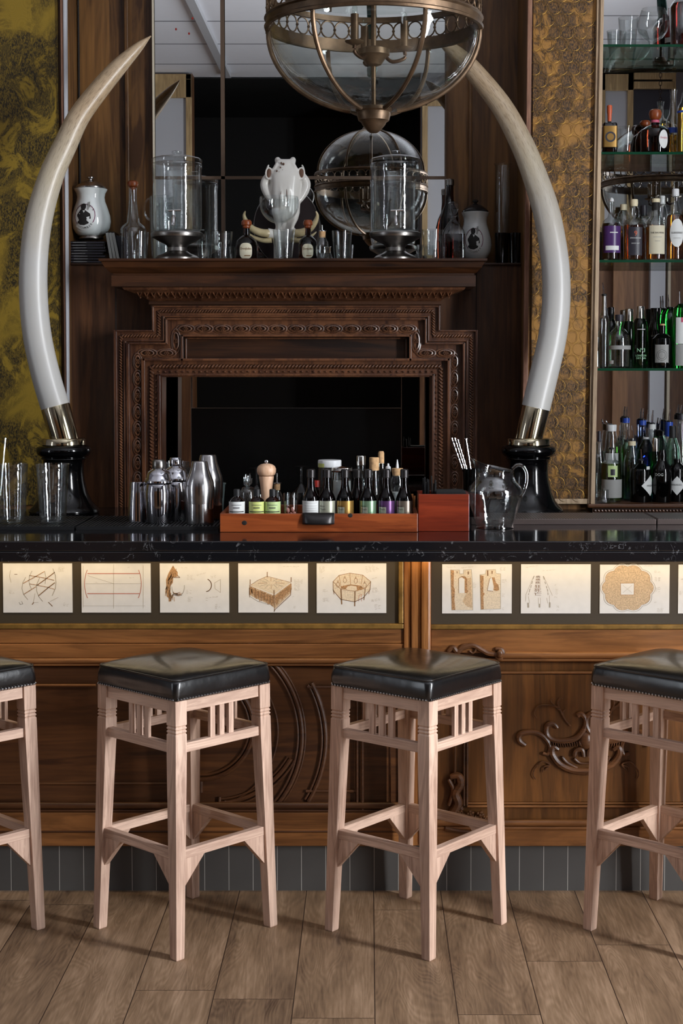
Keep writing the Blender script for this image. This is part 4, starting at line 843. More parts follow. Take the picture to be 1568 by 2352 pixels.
#@@OBJECTS@@
# ------------------------------------------------------------------ helpers for turned things measured in photograph pixels
class Turned:
    "a turned thing at column cx, standing at depth D on height z; profiles are (radius px, photo y)"
    def __init__(s, name, label, cat, cx_, D, z, group=None, rz=0):
        s.D, s.z = D, z; s.m = mpp(D, z+.1); s.yb = proj((0, D, z))[1]; s.cx = cx_
        s.t = thing(name, label, cat, (X(cx_, D, z+.08), D, z), rz, group); s.t['px'] = 0; del s.t['px']
    def h(s, y): return max(0.0, (s.yb-y)*s.m)
    def part(s, name, m, prof, seg=32, parent=None, ang=35, c=(0, 0)):
        pr = [(r*s.m, s.h(y) if y is not None else 0) for r, y in prof]
        if pr[0][0] > 0: pr = [(0, pr[0][1])]+pr
        if pr[-1][0] > 0: pr = pr+[(0, pr[-1][1])]
        return B().lathe(pr, seg, (c[0]*s.m, c[1]*s.m, 0)).build(name, m, parent or s.t, ang=ang)
    def shell(s, name, m, prof, t=1.2, floor=3, seg=40, parent=None):
        "hollow glass: outer profile bottom to top, wall t px, floor px"
        o_ = [(r*s.m, s.h(y)) for r, y in prof]; tm = t*s.m; fl = o_[0][1]+floor*s.m
        inn = [(max(r-tm, .0005), max(z, fl)) for r, z in o_ if z >= o_[0][1]]
        pr = [(0, o_[0][1])]+o_+inn[::-1]+[(0, fl)]
        return B().lathe(pr, seg).build(name, m, parent or s.t, ang=50)
    def liquid(s, name, m, prof, level, t=1.2, floor=3, seg=32, parent=None):
        o_ = [(r*s.m, s.h(y)) for r, y in prof]; tm = (t+.35)*s.m; fl = o_[0][1]+floor*s.m+.0004; lv = s.h(level); pr = []
        for i, (r, z) in enumerate(o_):
            if z <= lv: pr.append((max(r-tm, .0005), max(z, fl)))
            else:
                r0, z0 = o_[i-1]; u = (lv-z0)/max(z-z0, 1e-6); pr.append((max(r0+(r-r0)*u-tm, .0005), lv)); break
        return B().lathe([(0, fl)]+pr+[(0, pr[-1][1])], seg).build(name, m, parent or s.t)
    def label(s, name, m, r, y1, y2, half=70, ang=0, parent=None, seg=18):
        a = -PI/2+math.radians(ang); h_ = math.radians(half)
        return B().lathe([(r*s.m+.0005, s.h(y2)), (r*s.m+.0005, s.h(y1))], seg, (0, 0, 0), a-h_, a+h_).build(name, m, parent or s.t)
    def text(s, txt, m, r, y, px, ang=0, parent=None, sx=1.0, name='lettering'):
        b = B(); wrap_text(b, txt, px*1.35*s.m, r*s.m+.0008, s.h(y), -PI/2+math.radians(ang), sx); return b.build(name, m, parent or s.t, False)
def oval_patch(T_, name, m, R0, yc, w_, h_, ang=0, p=1.0):
    "oval label bent round a bottle"
    R1 = R0*T_.m; n = 28; vs = []; fs = []; K_ = 5
    for j in range(K_+1):
        for i in range(n):
            a = 2*PI*i/n; c_, s_ = math.cos(a), math.sin(a); u = j/K_; x = u*w_*math.copysign(abs(c_)**p, c_)*T_.m; z = u*h_*math.copysign(abs(s_)**p, s_)*T_.m
            q = math.radians(ang)+x/R1; vs.append((R1*math.sin(q), -R1*math.cos(q), T_.h(yc)+z))
    for j in range(K_):
        for i in range(n): fs.append((j*n+i, j*n+(i+1) % n, (j+1)*n+(i+1) % n, (j+1)*n+i))
    return B().add(vs, fs).build(name, m, T_.t)
# ------------------------------------------------------------------ the two tusks
def tusk(label, pts, ws, D0, D1, sl_end, collar, base, mirror_lab, gname):
    t = thing('tusk', label, 'tusk', (X(collar, D0, ZC), D0, ZC), 0, 'great tusks on black turned bases')
    o3 = Vector(t.location); s = mpp(D0, 1.3)
    L = smooth_pts([(x, y, w_) for (x, y), w_ in zip(pts, ws)], 8); n = len(L)
    P3 = [P(v.x, v.y, D0+(D1-D0)*(i/(n-1))**1.5)-o3 for i, v in enumerate(L)]; R3 = [v.z/2*mpp(D0, 1.8) for v in L]
    R3[-1] = .0025; seg = 40; vs = []; fs = []; uvv = []
    U = Vector((0, 1, 0))
    for i, p in enumerate(P3):
        tg = (P3[min(i+1, n-1)]-P3[max(i-1, 0)]).normalized(); sd = tg.cross(U).normalized(); u2 = sd.cross(tg).normalized()
        for k in range(seg): an = 2*PI*k/seg; vs.append(p+sd*math.cos(an)*R3[i]+u2*math.sin(an)*R3[i])
    for i in range(n-1):
        for k in range(seg): fs.append((i*seg+k, i*seg+(k+1) % seg, i*seg+seg+(k+1) % seg, i*seg+seg+k))
    fs += [tuple(range(seg)), tuple(range((n-1)*seg, n*seg))]
    o = B().add(vs, fs).build('ivory', 'tusk', t); me = o.data; uv = me.uv_layers.new(name='along')
    for p_ in me.polygons:
        for li in p_.loop_indices:
            vi = me.loops[li].vertex_index; uv.data[li].uv = ((vi % seg)/seg, (vi//seg)/(n-1))
    # metal sleeve
    a, b_ = P(*pts[0], D0)-o3, P(sl_end[0], sl_end[1], D0)-o3; d = (b_-a)
    rr = R3[0]
    B().sweep([a-d*.02, a, b_, b_+d*.22], [rr*1.0, rr*1.015, rr*.97, rr*.96], 40, 1).build('metal_sleeve', 'silver', t, ang=40)
    m = mpp(D0, 1.1); yb = proj((0, D0, ZC))[1]; h = lambda y: (yb-y)*m
    def lt(nm, mt_, pr): return B().lathe([(0, h(pr[0][1]))]+[(r*m, h(y)) for r, y in pr]+[(0, h(pr[-1][1]))], 56).build(nm, mt_, t, ang=50)
    lt('collar', 'silver', [(48, 1022), (50, 1021), (50, 1008), (48, 1006)])
    lt('base', 'black_lacquer', [(78, yb), (80, yb-3), (79, yb-9), (72, yb-16), (62, 1150), (53, 1130), (47, 1105), (45, 1085), (45.5, 1065), (48, 1056), (52, 1053), (50, 1049), (56, 1047), (61, 1041), (63, 1034), (61, 1027), (54, 1023), (46, 1022)])
    return t
LP = [(127, 935), (106.5, 867), (86, 775), (77, 684), (78, 592), (90, 500), (117, 406), (149, 335), (182, 267), (230, 203), (274, 152), (318, 108), (346, 83)]
LW = [66, 66, 65.5, 65, 64, 62, 57, 54, 50, 45, 38, 22, 2]
tusk('great ivory tusk on a black turned base beside the olive wallpaper', LP, LW, 5.42, 5.54, (147, 1004), 148, 0, '', '')
RP = [(1230, 938), (1247, 867), (1268, 775), (1277, 690), (1274, 600), (1255, 490), (1224, 394), (1194, 322), (1152, 245), (1095, 172), (1055, 130), (1018, 98), (995, 82)]
tusk('great ivory tusk on a black turned base beside the brass wire mesh', RP, LW, 5.42, 5.54, (1214, 1006), 1213, 0, '', '')
# ------------------------------------------------------------------ lanterns
def lantern(label, cx_, cyy, rz=0):
    t = thing('globe_lantern', label, 'lantern', (cx_, cyy, 2.285), math.radians(-3)+rz, 'bronze and glass globe lanterns'); z0 = 2.50-2.285; R = .283
    def bowl(u): return (R*.985*math.sin(u), z0-(z0-.0)*math.cos(u))     # u from 0 (bottom) to pi/2
    prof = [(R*.985*math.sin(PI/2*i/22), z0-z0*math.cos(PI/2*i/22)) for i in range(1, 23)]
    inn = [(max(r-.004, .001), z+.003) for r, z in prof]
    gprof = prof+inn[::-1]; gprof.append(gprof[0])
    B().lathe(gprof, 72).build('glass_bowl', 'lantern_glass', t, ang=60)
    d0 = .32; dp = [(R*.94*math.cos(PI/2*i/14), d0+.21*math.sin(PI/2*i/14)) for i in range(14)]+[(.03, d0+.21)]
    dinn = [(max(r-.004, .02), z-.004) for r, z in dp]
    B().lathe(dp+dinn[::-1]+[dp[0]], 72).build('glass_dome', 'lantern_glass', t, ang=60)
    B().lathe([(R-.004, z0), (R+.006, z0), (R+.008, z0+.006), (R+.003, z0+.010), (R+.003, z0+.024), (R+.008, z0+.028), (R+.004, z0+.034), (R-.004, z0+.034), (R-.004, z0)], 72).build('band', 'bronze', t)
    B().lathe([(R-.004, z0+.083), (R+.005, z0+.083), (R+.007, z0+.09), (R+.003, z0+.098), (R-.004, z0+.098), (R-.004, z0+.083)], 72).build('upper_band', 'bronze', t)
    b = B(); n = 42; rr = .0215
    for i in range(n):
        a = 2*PI*i/n; ca, sa = math.cos(a), math.sin(a)
        b.sweep([((R)*ca-rr*math.cos(u*PI/8)*sa, R*sa+rr*math.cos(u*PI/8)*ca, z0+.0585+.0235*math.sin(u*PI/8)) for u in range(16)], .0023, 5, 1, (ca, sa, 0), closed=True)
        a2 = a+PI/n; b.ell((R*math.cos(a2), R*math.sin(a2), z0+.0585), (.0045, .0045, .0045), 6, 4)
    b.build('ring_gallery', 'bronze', t)
    for i in range(6):
        a = -PI/2+PI/6+i*PI/3; pts = [((r+.003)*math.cos(a), (r+.003)*math.sin(a), z-.002) for r, z in prof[2:]]+[((R+.004)*math.cos(a), (R+.004)*math.sin(a), z0)]
        B().sweep(pts, .0062, 8, 1.0, (-math.sin(a), math.cos(a), 0)).build('rib', 'bronze', t)
        pts = [((r+.004)*math.cos(a), (r+.004)*math.sin(a), z) for r, z in dp]; B().sweep(pts, .0055, 8, 1.0, (-math.sin(a), math.cos(a), 0)).build('dome_rib', 'bronze', t)
    B().lathe([(0, .012), (.047, .012), (.049, .004), (.044, 0), (.045, -.006), (.041, -.022), (.034, -.026), (.03, -.034), (.018, -.048), (.010, -.054), (0, -.055)], 40).build('bottom_finial', 'bronze', t)
    B().lathe([(0, .02), (.006, .02), (.006, .12), (.02, .125), (.034, .145), (.042, .15), (.042, .165), (.02, .172), (.007, .175), (.007, .56), (0, .56)], 24).build('stem', 'bronze', t)
    B().lathe([(0, .52), (.04, .52), (.045, .54), (.02, .56), (.008, .62), (0, .62)], 24).build('top_finial', 'bronze', t)
    for a in (13, 110, 236):
        a = math.radians(a); x_, y_ = .083*math.cos(a), .083*math.sin(a)
        B().sweep(smooth_pts([(.03*math.cos(a), .03*math.sin(a), .15), (.05*math.cos(a), .05*math.sin(a), .135), (x_, y_, .145), (x_, y_, .165)], 5), .005, 8, 1, (0, 0, 1)).build('candle_arm', 'dark_bronze', t)
        cn = B().lathe([(0, .163), (.008, .163), (.024, .17), (.026, .173), (.0105, .174), (.0105, .243), (0, .243)], 20, (x_, y_, 0)).build('candle_tube', 'bronze', t)
        B().lathe([(0, .243), (.006, .243), (.007, .25), (.0065, .262), (0, .268)], 14, (x_, y_, 0)).build('bulb', 'glass_thin', cn)
    b = B()
    for i in range(9): b.sweep([(.007*math.cos(u*PI/5)*(1 if i % 2 else 0), .007*math.cos(u*PI/5)*(0 if i % 2 else 1), .63+i*.02+.013*math.sin(u*PI/5)) for u in range(10)], .0018, 5, 1, ((0, 1, 0) if i % 2 else (1, 0, 0)), closed=True)
    b.build('chain', 'dark_bronze', t)
    cz = CH-2.285-.002; b = B(); n = 44
    b.sweep([(.006*math.sin(i*.9), .006*math.cos(i*1.1), .80+(cz-.80)*i/(n-1)) for i in range(n)], [.014+.012*abs(mnoise.noise(Vector((i*.37, 0, 0))))+.006 for i in range(n)], 10)
    b.build('cord_cover', 'teal', t)
    return t
lantern('glass globe lantern with bronze ribs hanging in front of the big mirror', X(858, 4.1, 2.4), 4.1)
lantern('second bronze globe lantern, seen only as a reflection behind the bottle shelves', X(1500, 7.62, 2.5)+.03, 4.1, .2)
# ------------------------------------------------------------------ things on the mantel and ledges
ML = 'on the mantelpiece'
DJ = 5.862
# cd cases
t0 = thing('disc_case', '', 'case', (0, 0, 0), 0, 'stack of dark cases under the porcelain jar'); box('case_shell', 'black_lacquer', -.071, .071, -.062, .062, 0, .0098, t0, .001); box('spine_insert', 'label_dark', -.066, .066, -.0628, -.061, .0025, .0075, t0)
b = B().ribbon([(-.05, .005), (.0, .005)], .0016, -.0632); b.build('spine_print', 'label_grey', t0, False)
names = ['lowest', 'second from bottom', 'third from bottom', 'fourth from bottom', 'fifth from bottom', 'sixth from bottom', 'seventh from bottom', 'topmost']
rn = random.Random(5)
for i in range(8):
    c_ = t0 if i == 0 else copy_tree(t0); c_.location = (X(205, DJ, 2)+rn.uniform(-.004, .004), DJ, ZL+.0045+i*.0103); c_.rotation_euler = (0, 0, rn.uniform(-.05, .05))
    c_['label'] = names[i]+' dark flat case in the stack under the white jar'
def jar(label, cx_, z, D, yl, y0, k, ang, lid):
    J = Turned('apothecary_jar', label, 'jar', cx_, D, z, 'white porcelain jars with an emblem'); q = lambda u: y0-(y0-yl)*u
    body = [(28, q(.06)), (36, q(.12)), (43, q(.22)), (45.5, q(.34)), (44, q(.46)), (39, q(.60)), (33, q(.74)), (31.5, q(.82)), (33, q(.90)), (37, q(.96)), (38, q(.985)), (35, q(1))]
    body = [(r*k, y) for r, y in body]
    J.part('foot', 'pewter' if lid == 'pewter' else 'porcelain', [(29*k, y0), (29*k, q(.02)), (26*k, q(.07))]); J.part('body', 'porcelain', body, 48, ang=60)
    l = J.part('lid', 'steel' if lid == 'pewter' else 'glass_smoke', [(36*k, q(1)), (36*k, q(1.02)), (30*k, q(1.07)), (18*k, q(1.13)), (8*k, q(1.16)), (4*k, q(1.165)), (4*k, q(1.185)), (8*k, q(1.20)), (8.5*k, q(1.225)), (5*k, q(1.245))])
    # emblem: dark oval figure, ring, banner lettering
    def rad(y):
        for (r1, y1), (r2, y2) in zip(body, body[1:]):
            if y2 <= y <= y1: return r1+(r2-r1)*(y1-y)/(y1-y2)
        return body[0][0]
    def patch(nm, m, poly, off):
        cx0 = sum(x for x, y in poly)/len(poly); cy0 = sum(y for x, y in poly)/len(poly); vs = []; n = len(poly); K_ = 4
        for j in range(K_+1):
            for (x, y) in poly:
                x1_, y1_ = cx0+(x-cx0)*j/K_, cy0+(y-cy0)*j/K_; r = (rad(y1_)+.7+off)*J.m; an = -PI/2+math.radians(ang)+x1_*k*J.m/r; vs.append((r*math.cos(an), r*math.sin(an), J.h(y1_)))
        return B().add(vs, [(j*n+i, j*n+(i+1) % n, (j+1)*n+(i+1) % n, (j+1)*n+i) for j in range(K_) for i in range(n)]).build(nm, m, J.t)
    H_ = y0-yl; yc = q(.43); e = lambda cx0, cy0, rx, ry, n=20: [(cx0+rx*math.cos(2*PI*i/n), cy0+ry*math.sin(2*PI*i/n)) for i in range(n)]
    patch('emblem_ring', 'plum', e(0, yc, 26, H_*.235), .0); patch('emblem_ring', 'label_white', e(0, yc, 24, H_*.22), .25)
    patch('emblem_figure', 'text_black', [(-17, yc+16), (-18, yc-2), (-11, yc-12), (-7, yc-16), (2, yc-12), (8, yc-8), (14, yc-4), (16, yc+6), (10, yc+18), (0, yc+22), (-10, yc+21)], .55)
    patch('emblem_figure', 'text_black', e(-3, yc-20, 6.5, 8, 12), .6); patch('emblem_grey', 'label_grey', [(6, yc-30), (11, yc-32), (12, yc-22), (9, yc-12), (5, yc-14)], .6); patch('emblem_page', 'label_white', [(6, yc+4), (13, yc+2), (12, yc+12), (8, yc+14)], .9); patch('emblem_collar', 'label_white', [(-4, yc-12), (2, yc-11), (-1, yc-6)], .9)  # includes a small grey shape of the emblem
    patch('emblem_banner', 'label_white', [(-20, yc+18), (-10, yc+25), (2, yc+27), (14, yc+24), (22, yc+15), (24, yc+21), (14, yc+31), (2, yc+34), (-10, yc+32), (-22, yc+25)], .7)
    for txt, R0, sgn in (("HENDRICK'S", -23, 1), ('CUCUMBER', 27, -1)):
        n = len(txt)
        for i, ch in enumerate(txt):
            v, f = text_geo(ch, 6.2); th_ = math.radians((i-(n-1)/2)*13*sgn); cx0 = R0*-sgn*math.sin(th_)*(1 if sgn > 0 else -1) if False else 23.5*math.sin(th_)*(1); y_ = yc-25.5*math.cos(th_) if sgn > 0 else yc+1+27*math.cos(th_)
            xx = 23.5*math.sin(th_) if sgn > 0 else -23.5*math.sin(th_)*1
            ro = th_ if sgn > 0 else th_
            b = B(); vs = []
            for p in v:
                px_, py_ = p.x*math.cos(ro)+p.y*math.sin(ro), -p.x*math.sin(ro)+p.y*math.cos(ro)
                X_ = xx+px_; Y_ = y_-py_; r = (rad(Y_)+2.1)*J.m; an = -PI/2+math.radians(ang)+X_*k*J.m/r; vs.append((r*math.cos(an), r*math.sin(an), J.h(Y_)))
            if vs: b.add(vs, f); b.build('emblem_letter', 'text_black', J.t, False)
    return J
jar('white porcelain jar with gentleman emblem standing on the stack of dark cases', 209, ZL+.0045+8*.0103, DJ, 434, 549, 1.0, -10, 'pewter')
jar('white porcelain jar with emblem and smoky lid beside the stoppered red decanter', 1091, ZL+.005, 5.87, 488, 604, .84, -8, 'smoke')
# leaning cases
t0 = thing('leaning_case', '', 'case', (0, 0, 0), 0, 'dark cases leaning beside the stack'); box('case_shell', 'black_lacquer', -.005, .005, -.06, .06, 0, .118, t0, .001); box('case_edge', 'label_grey', -.0052, .0052, -.0606, -.06, .004, .114, t0)
for i, lb in enumerate(('dark case leaning against the case stack, closest to the stack', 'second dark leaning case next to the stack', 'third dark leaning case, closest to the glass tumblers')):
    c_ = t0 if i == 0 else copy_tree(t0); c_.location = (X(263+i*8, DJ, 2), DJ, ZL+.006); c_.rotation_euler = (0, math.radians(-9-i), 0); c_['label'] = lb
t = thing('slate_card', 'dark slate card leaning between the cases and the tumblers', 'card', (X(290, 5.88, 2), 5.83, ZL+.006)); b = B().prism([(-.022, 0), (.028, 0), (.03, .06), (.0, .1), (-.03, .105)], 0, .006); b.build('card_face', 'label_dark', t, False, .001)
# glass decanters and bottles
def tumbler(label, cx_, D, z, y0, y1, r0, r1, group, t_=1.2, m='glass'):
    T_ = Turned('tumbler', label, 'glass', cx_, D, z, group); dy = T_.yb-y0
    T_.shell('glass_body', m, [(r0, T_.yb), (r1, y1+dy)], t_, 4); return T_
D1 = 5.62
for cx_, y1, r0, r1, D, lb in ((316, 530, 20, 26, 5.66, 'tumbler standing right of the leaning slate card'), (470, 530, 14, 19, 5.78, 'small tumbler tucked behind its neighbour beside the spigot dispenser'), (511, 531, 18, 24, 5.62, 'tumbler left of the brown bottle with the oval label'),
                     (652, 531, 19, 26, 5.535, 'tumbler in front of the horned skull'), (785, 528, 18, 23, 5.64, 'tumbler between the dropper bottle and the second dispenser'), (993, 527, 18, 25, 5.6, 'tumbler between the second dispenser and the red decanter')):
    tumbler(lb, cx_, D, ZL, 597, y1, r0, r1, 'clear tumblers on the mantelpiece')
G = Turned('corked_decanter', 'clear decanter with brown ball stopper before the wooden panelling', 'decanter', 306, 5.80, ZL); pr = [(28, G.yb), (29, 560), (30, 528), (27, 521), (16, 512), (13, 495), (11, 478), (9, 462), (9, 437), (10, 434)]
G.shell('glass_body', 'glass', pr, 1.2, 4); G.part('ball_stopper', 'brown_cap', [(5, 438), (6, 432), (11, 429), (13, 424), (12, 419), (7, 416)])
def dispenser(label, cx_, D):
    T_ = Turned('drink_dispenser', label, 'dispenser', cx_, D, ZL, 'glass drink dispensers on pewter stands')
    T_.part('pewter_stand', 'pewter', [(50, T_.yb), (50, 593), (45, 588), (32, 583), (23, 577), (22, 569), (27, 562), (42, 555), (52, 549), (58, 546), (60, 540), (59, 536), (55, 534)], 56)
    T_.shell('glass_jar', 'glass', [(50, 533), (55, 530), (56.5, 520), (56.5, 392), (58, 388), (58, 380), (57, 378)], 1.6, 3, 56)
    T_.part('glass_lid', 'glass', [(56, 377), (58, 375), (58, 369), (54, 366), (40, 362), (20, 360), (9, 359), (7, 357), (11, 354), (11, 350), (7, 348)], 48)
    b = B(); m = T_.m; y = lambda p: T_.h(p)
    b.sweep([(0, -52*m, y(505)), (0, -64*m, y(505)), (0, -68*m, y(511)), (0, -68*m, y(524))], 5*m, 10, 1, (1, 0, 0)); b.sweep([(-12*m, -62*m, y(491)), (16*m, -62*m, y(490))], 2.2*m, 8, 1, (0, 0, 1)); b.sweep([(0, -62*m, y(491)), (0, -62*m, y(505))], 2.5*m, 8, 1, (1, 0, 0)); b.build('spigot', 'steel', T_.t)
    return T_
dispenser('glass spigot dispenser on a pewter stand on the mantel next to the ball-stoppered decanter', 407, 5.66)
dispenser('glass spigot dispenser on a pewter stand in front of the reflected lantern', 908, 5.66)
G = Turned('glass_mug', 'clear glass mug with a round handle half hidden behind a dispenser', 'mug', 372, 5.83, ZL); G.shell('glass_body', 'glass', [(22, G.yb), (26, 560), (28, 500), (28, 452)], 1.3, 5)
b = B(); m = G.m; b.sweep([(-27*m+(-12*m)*math.sin(u*PI/10)*1.1, 0, G.h(481)+24*m*math.cos(u*PI/10)) for u in range(11)], 2.6*m, 8, 1); b.build('handle', 'glass', G.t)
# coupe glass
def coupe(label, cx_, D, z, rim, R, bowl_h, y0, group=None, flip=False):
    T_ = Turned('coupe_glass', label, 'glass', cx_, D, z, group)
    o_ = [(20, T_.yb), (20, T_.yb-1.5), (5, T_.yb-5), (3.2, T_.yb-14), (3.2, rim+bowl_h+8), (8, rim+bowl_h)]+[(R*math.sin(u), rim+bowl_h*.25+bowl_h*.74*math.cos(u)) for u in [.25+i*(PI/2-.25)/12 for i in range(13)]]+[(R*.995, rim+bowl_h*.12), (R*.97, rim)]
    i_ = [(R*.97-1, rim), (R*.995-1.1, rim+bowl_h*.12)]+[((R-1.2)*math.sin(u), rim+bowl_h*.25+(bowl_h*.74-3)*math.cos(u)) for u in [PI/2-i*(PI/2-.1)/12 for i in range(13)]]
    pr = [(0, T_.yb)]+o_+i_+[(0, rim+bowl_h*.93)]
    B().lathe([(r*T_.m, T_.h(y)) for r, y in pr], 48).build('glass_body', 'glass', T_.t, ang=60); return T_
coupe('large stemmed coupe glass standing in front of the horned skull', 641, 5.612, ZL, 453, 45, 62, 597)
# brown bottles with oval labels
def djulio(label, cx_, D, k, neck):
    T_ = Turned('round_shouldered_bottle', label, 'bottle', cx_, D, ZL, 'brown bottles with cream oval labels'); m = T_.m
    T_.part('glass_body', 'glass_brown', [(24*k, T_.yb), (25*k, T_.yb-3), (25*k, 565), (22*k, 553), (14*k, 545), (8*k, 541), (7*k, 525)], 40)
    T_.part('stopper', 'brown_cap', [(7*k, 525), (9*k, 523), (9*k, 519), (12*k, 517), (12*k, 510), (9*k, 506)])
    oval_patch(T_, 'oval_label', 'label_cream', 25.6*k, 578, 15*k, 18*k, 0, .7)
    T_.text('DonJulio', 'text_brown', 26*k, 573, 5.6*k); T_.label('print_line', 'text_brown', 25.9*k, 588, 590, 15, 8)
djulio('brown bottle with a cream oval label beside the longer-tusked side of the skull', 566, 5.60, 1.0, 557)
djulio('brown bottle with a dim cream oval label next to the glass dropper bottle', 707, 5.66, .9, 0)
# oval wooden plaque + skull
t = thing('oval_plaque', 'dark oval board with a thin silver rim behind the skull', 'plaque', P(658, 516, 5.86)); m = mpp(5.86, 2.2)
t.location.z = ZL; hh = 88*m
B().prism([(74*m*math.cos(2*PI*i/48), hh+88*m*math.sin(2*PI*i/48)) for i in range(48)], 0, .02).build('board', 'maroon', t)
B().sweep([(75*m*math.cos(2*PI*i/48), 0, hh+hh*math.sin(2*PI*i/48)) for i in range(48)], .0025, 6, closed=True).build('silver_rim', 'steel', t)
t = thing('horned_skull', 'white boar skull with curved yellow tusks standing upright on the mantel', 'skull', (X(656, 5.775, 2.1), 5.775, ZL)); m = mpp(5.775, 2.2); ybk = proj((0, 5.775, ZL))[1]
def sk(px, py, dy=0): return ((px-656)*m, dy*m, (ybk-py)*m)
b = B(); rows = [(365, 657, 22, 8), (370, 656.5, 24, 12), (378, 656, 23, 15), (388, 656, 25, 19), (396, 657, 33, 22), (408, 657, 37, 25), (425, 657, 35, 26), (440, 656, 35, 26), (452, 656, 34, 25), (470, 657, 33, 24), (490, 657, 32, 22), (505, 657, 28, 20), (520, 655, 22, 17), (535, 652, 20, 15), (550, 648, 22, 14), (562, 646, 18, 12)]
vs = []; fs = []; sg = 36
for y, c_, rx, ry in rows:
    for k in range(sg):
        a = 2*PI*k/sg; vs.append(sk(c_+rx*math.copysign(abs(math.cos(a))**.85, math.cos(a)), y+(5*(1-(math.cos(a))**2) if y < 370 else 0)*1.2, -10+ry*math.sin(a)))
for i in range(len(rows)-1):
    for k in range(sg): fs.append((i*sg+k, i*sg+(k+1) % sg, i*sg+sg+(k+1) % sg, i*sg+sg+k))
fs += [tuple(range(sg)), tuple(range((len(rows)-1)*sg, len(rows)*sg))]; b.add(vs, fs)
for s_, ex in ((-1, 0), (1, 0)):
    b.ell(sk(656+s_*17.5, 371, -10), (7*m, 8*m, 8*m), 14, 8); b.sweep([sk(656+s_*37+7*math.cos(u*PI/8), 402+13*math.sin(u*PI/8), -21) for u in range(16)], 2.6*m, 6, closed=True); b.sweep(smooth_pts([sk(656+s_*34, 402, -14), sk(656+s_*42, 411, -10), sk(656+s_*47, 424, -6), sk(656+s_*44, 438, -6), sk(656+s_*38, 452, -10), sk(656+s_*28, 468, -16)], 4), [(6+5.5*math.sin(PI*i/20))*m for i in range(21)], 12); b.sweep([sk(656+s_*10, 425, -33), sk(656+s_*8, 455, -34), sk(656+s_*9, 490, -30)], [2.5*m, 4*m, 3*m], 8)
    b.ell(sk(656+s_*41, 392, -8), (3.5*m, 9*m, 13*m), 10, 8, Matrix.Rotation(s_*-.25, 3, 'Y')); b.ell(sk(656+s_*22, 388, -18), (5*m, 8*m, 20*m), 12, 8, Matrix.Rotation(s_*-.5, 3, 'Y'))
    b.sweep([sk(648+s_*12, 540, -12), sk(648+s_*24, 538, -14), sk(648+s_*33, 537, -15)], [10*m, 11*m, 12*m], 14)
b.ell(sk(655, 470, -26), (12*m, 8*m, 60*m), 14, 10); b.sweep([sk(645, 555, -10), sk(640, 575, -8), sk(640, 600, -4)], [16*m, 12*m, 12*m], 14)
o = b.build('skull_bone', 'bone', t, ang=80); rm = o.modifiers.new('blend', 'REMESH'); rm.mode = 'VOXEL'; rm.voxel_size = .0028; rm.use_smooth_shade = True
sm = o.modifiers.new('soft', 'SMOOTH'); sm.factor = .6; sm.iterations = 9
b = B()
for s_ in (-1, 1): b.ell(sk(656+s_*37, 402, -20), (6*m, 3.5*m, 12*m), 14, 8, Matrix.Rotation(s_*-.2, 3, 'Y'))
b.build('eye_socket', 'bone_dark', t); b = B()
for s_ in (-1, 1): b.sweep([sk(656+s_*5-2, 430, -34), sk(656+s_*7-2, 450, -36.5), sk(656+s_*6-2, 470, -34)], .7*m, 6)
for (px, py, r) in ((648, 380, 2), (653, 382, 2.4), (646, 390, 1.6), (651, 396, 1.8), (638, 398, 1.8), (643, 400, 1.5)): b.ell(sk(px, py, -29), (r*m, 3*m, r*1.3*m), 8, 6)
b.build('nasal_hole', 'bone_dark', t)
for s_ in (-1, 1):
    c_ = lambda x: 647+s_*(647-x)*-1 if False else (647+s_*(x))
    pts = [(30, 538), (48, 536), (66, 528), (78, 514), (83, 500), (80, 491)]
    B().sweep([sk(c_(x), y, -18-6*i/5) for i, (x, y) in enumerate([(v.x, v.y) for v in smooth_pts([(a, q, 0) for a, q in pts], 5)])], [(9.5-8.2*(i/25.)**1.6)*m for i in range(26)], 12).build('upper_tusk', 'tusk_ivory', t)
    pts = [(22, 553), (40, 554), (58, 549), (72, 541), (80, 534)]
    B().sweep([sk(c_(v.x), v.y, -16) for v in smooth_pts([(a, q, 0) for a, q in pts], 5)], [(6.5-5.6*(i/20.)**1.5)*m for i in range(21)], 12).build('lower_tusk', 'tusk_ivory', t)
G = Turned('dropper_bottle', 'egg-shaped glass dropper bottle with cork and metal spout', 'bottle', 740, 5.60, ZL); pr = [(8, G.yb), (13, 592), (15.5, 578), (15, 566), (11, 552), (8, 546), (8, 543)]
G.shell('glass_body', 'glass', pr, 1.2, 3); G.part('cork', 'cork', [(7, 546), (7.5, 533), (7.5, 532)]); G.part('spout', 'steel', [(9, 532), (9, 530.5), (1.6, 530), (1.2, 517)])
G = Turned('tall_dark_bottle', 'tall dark bottle with pale cap behind the stoppered decanter', 'bottle', 1032, 5.80, ZL); G.part('glass_body', 'glass_brown', [(22, G.yb), (23, 560), (23, 505), (18, 485), (11, 470), (9, 450), (9, 427)]); G.part('cap', 'pewter', [(10.5, 427), (10.5, 415), (9, 413)])
G = Turned('square_decanter', 'stoppered glass decanter of dark red liquor on the mantel', 'decanter', 1041, 5.60, ZL); m = G.m
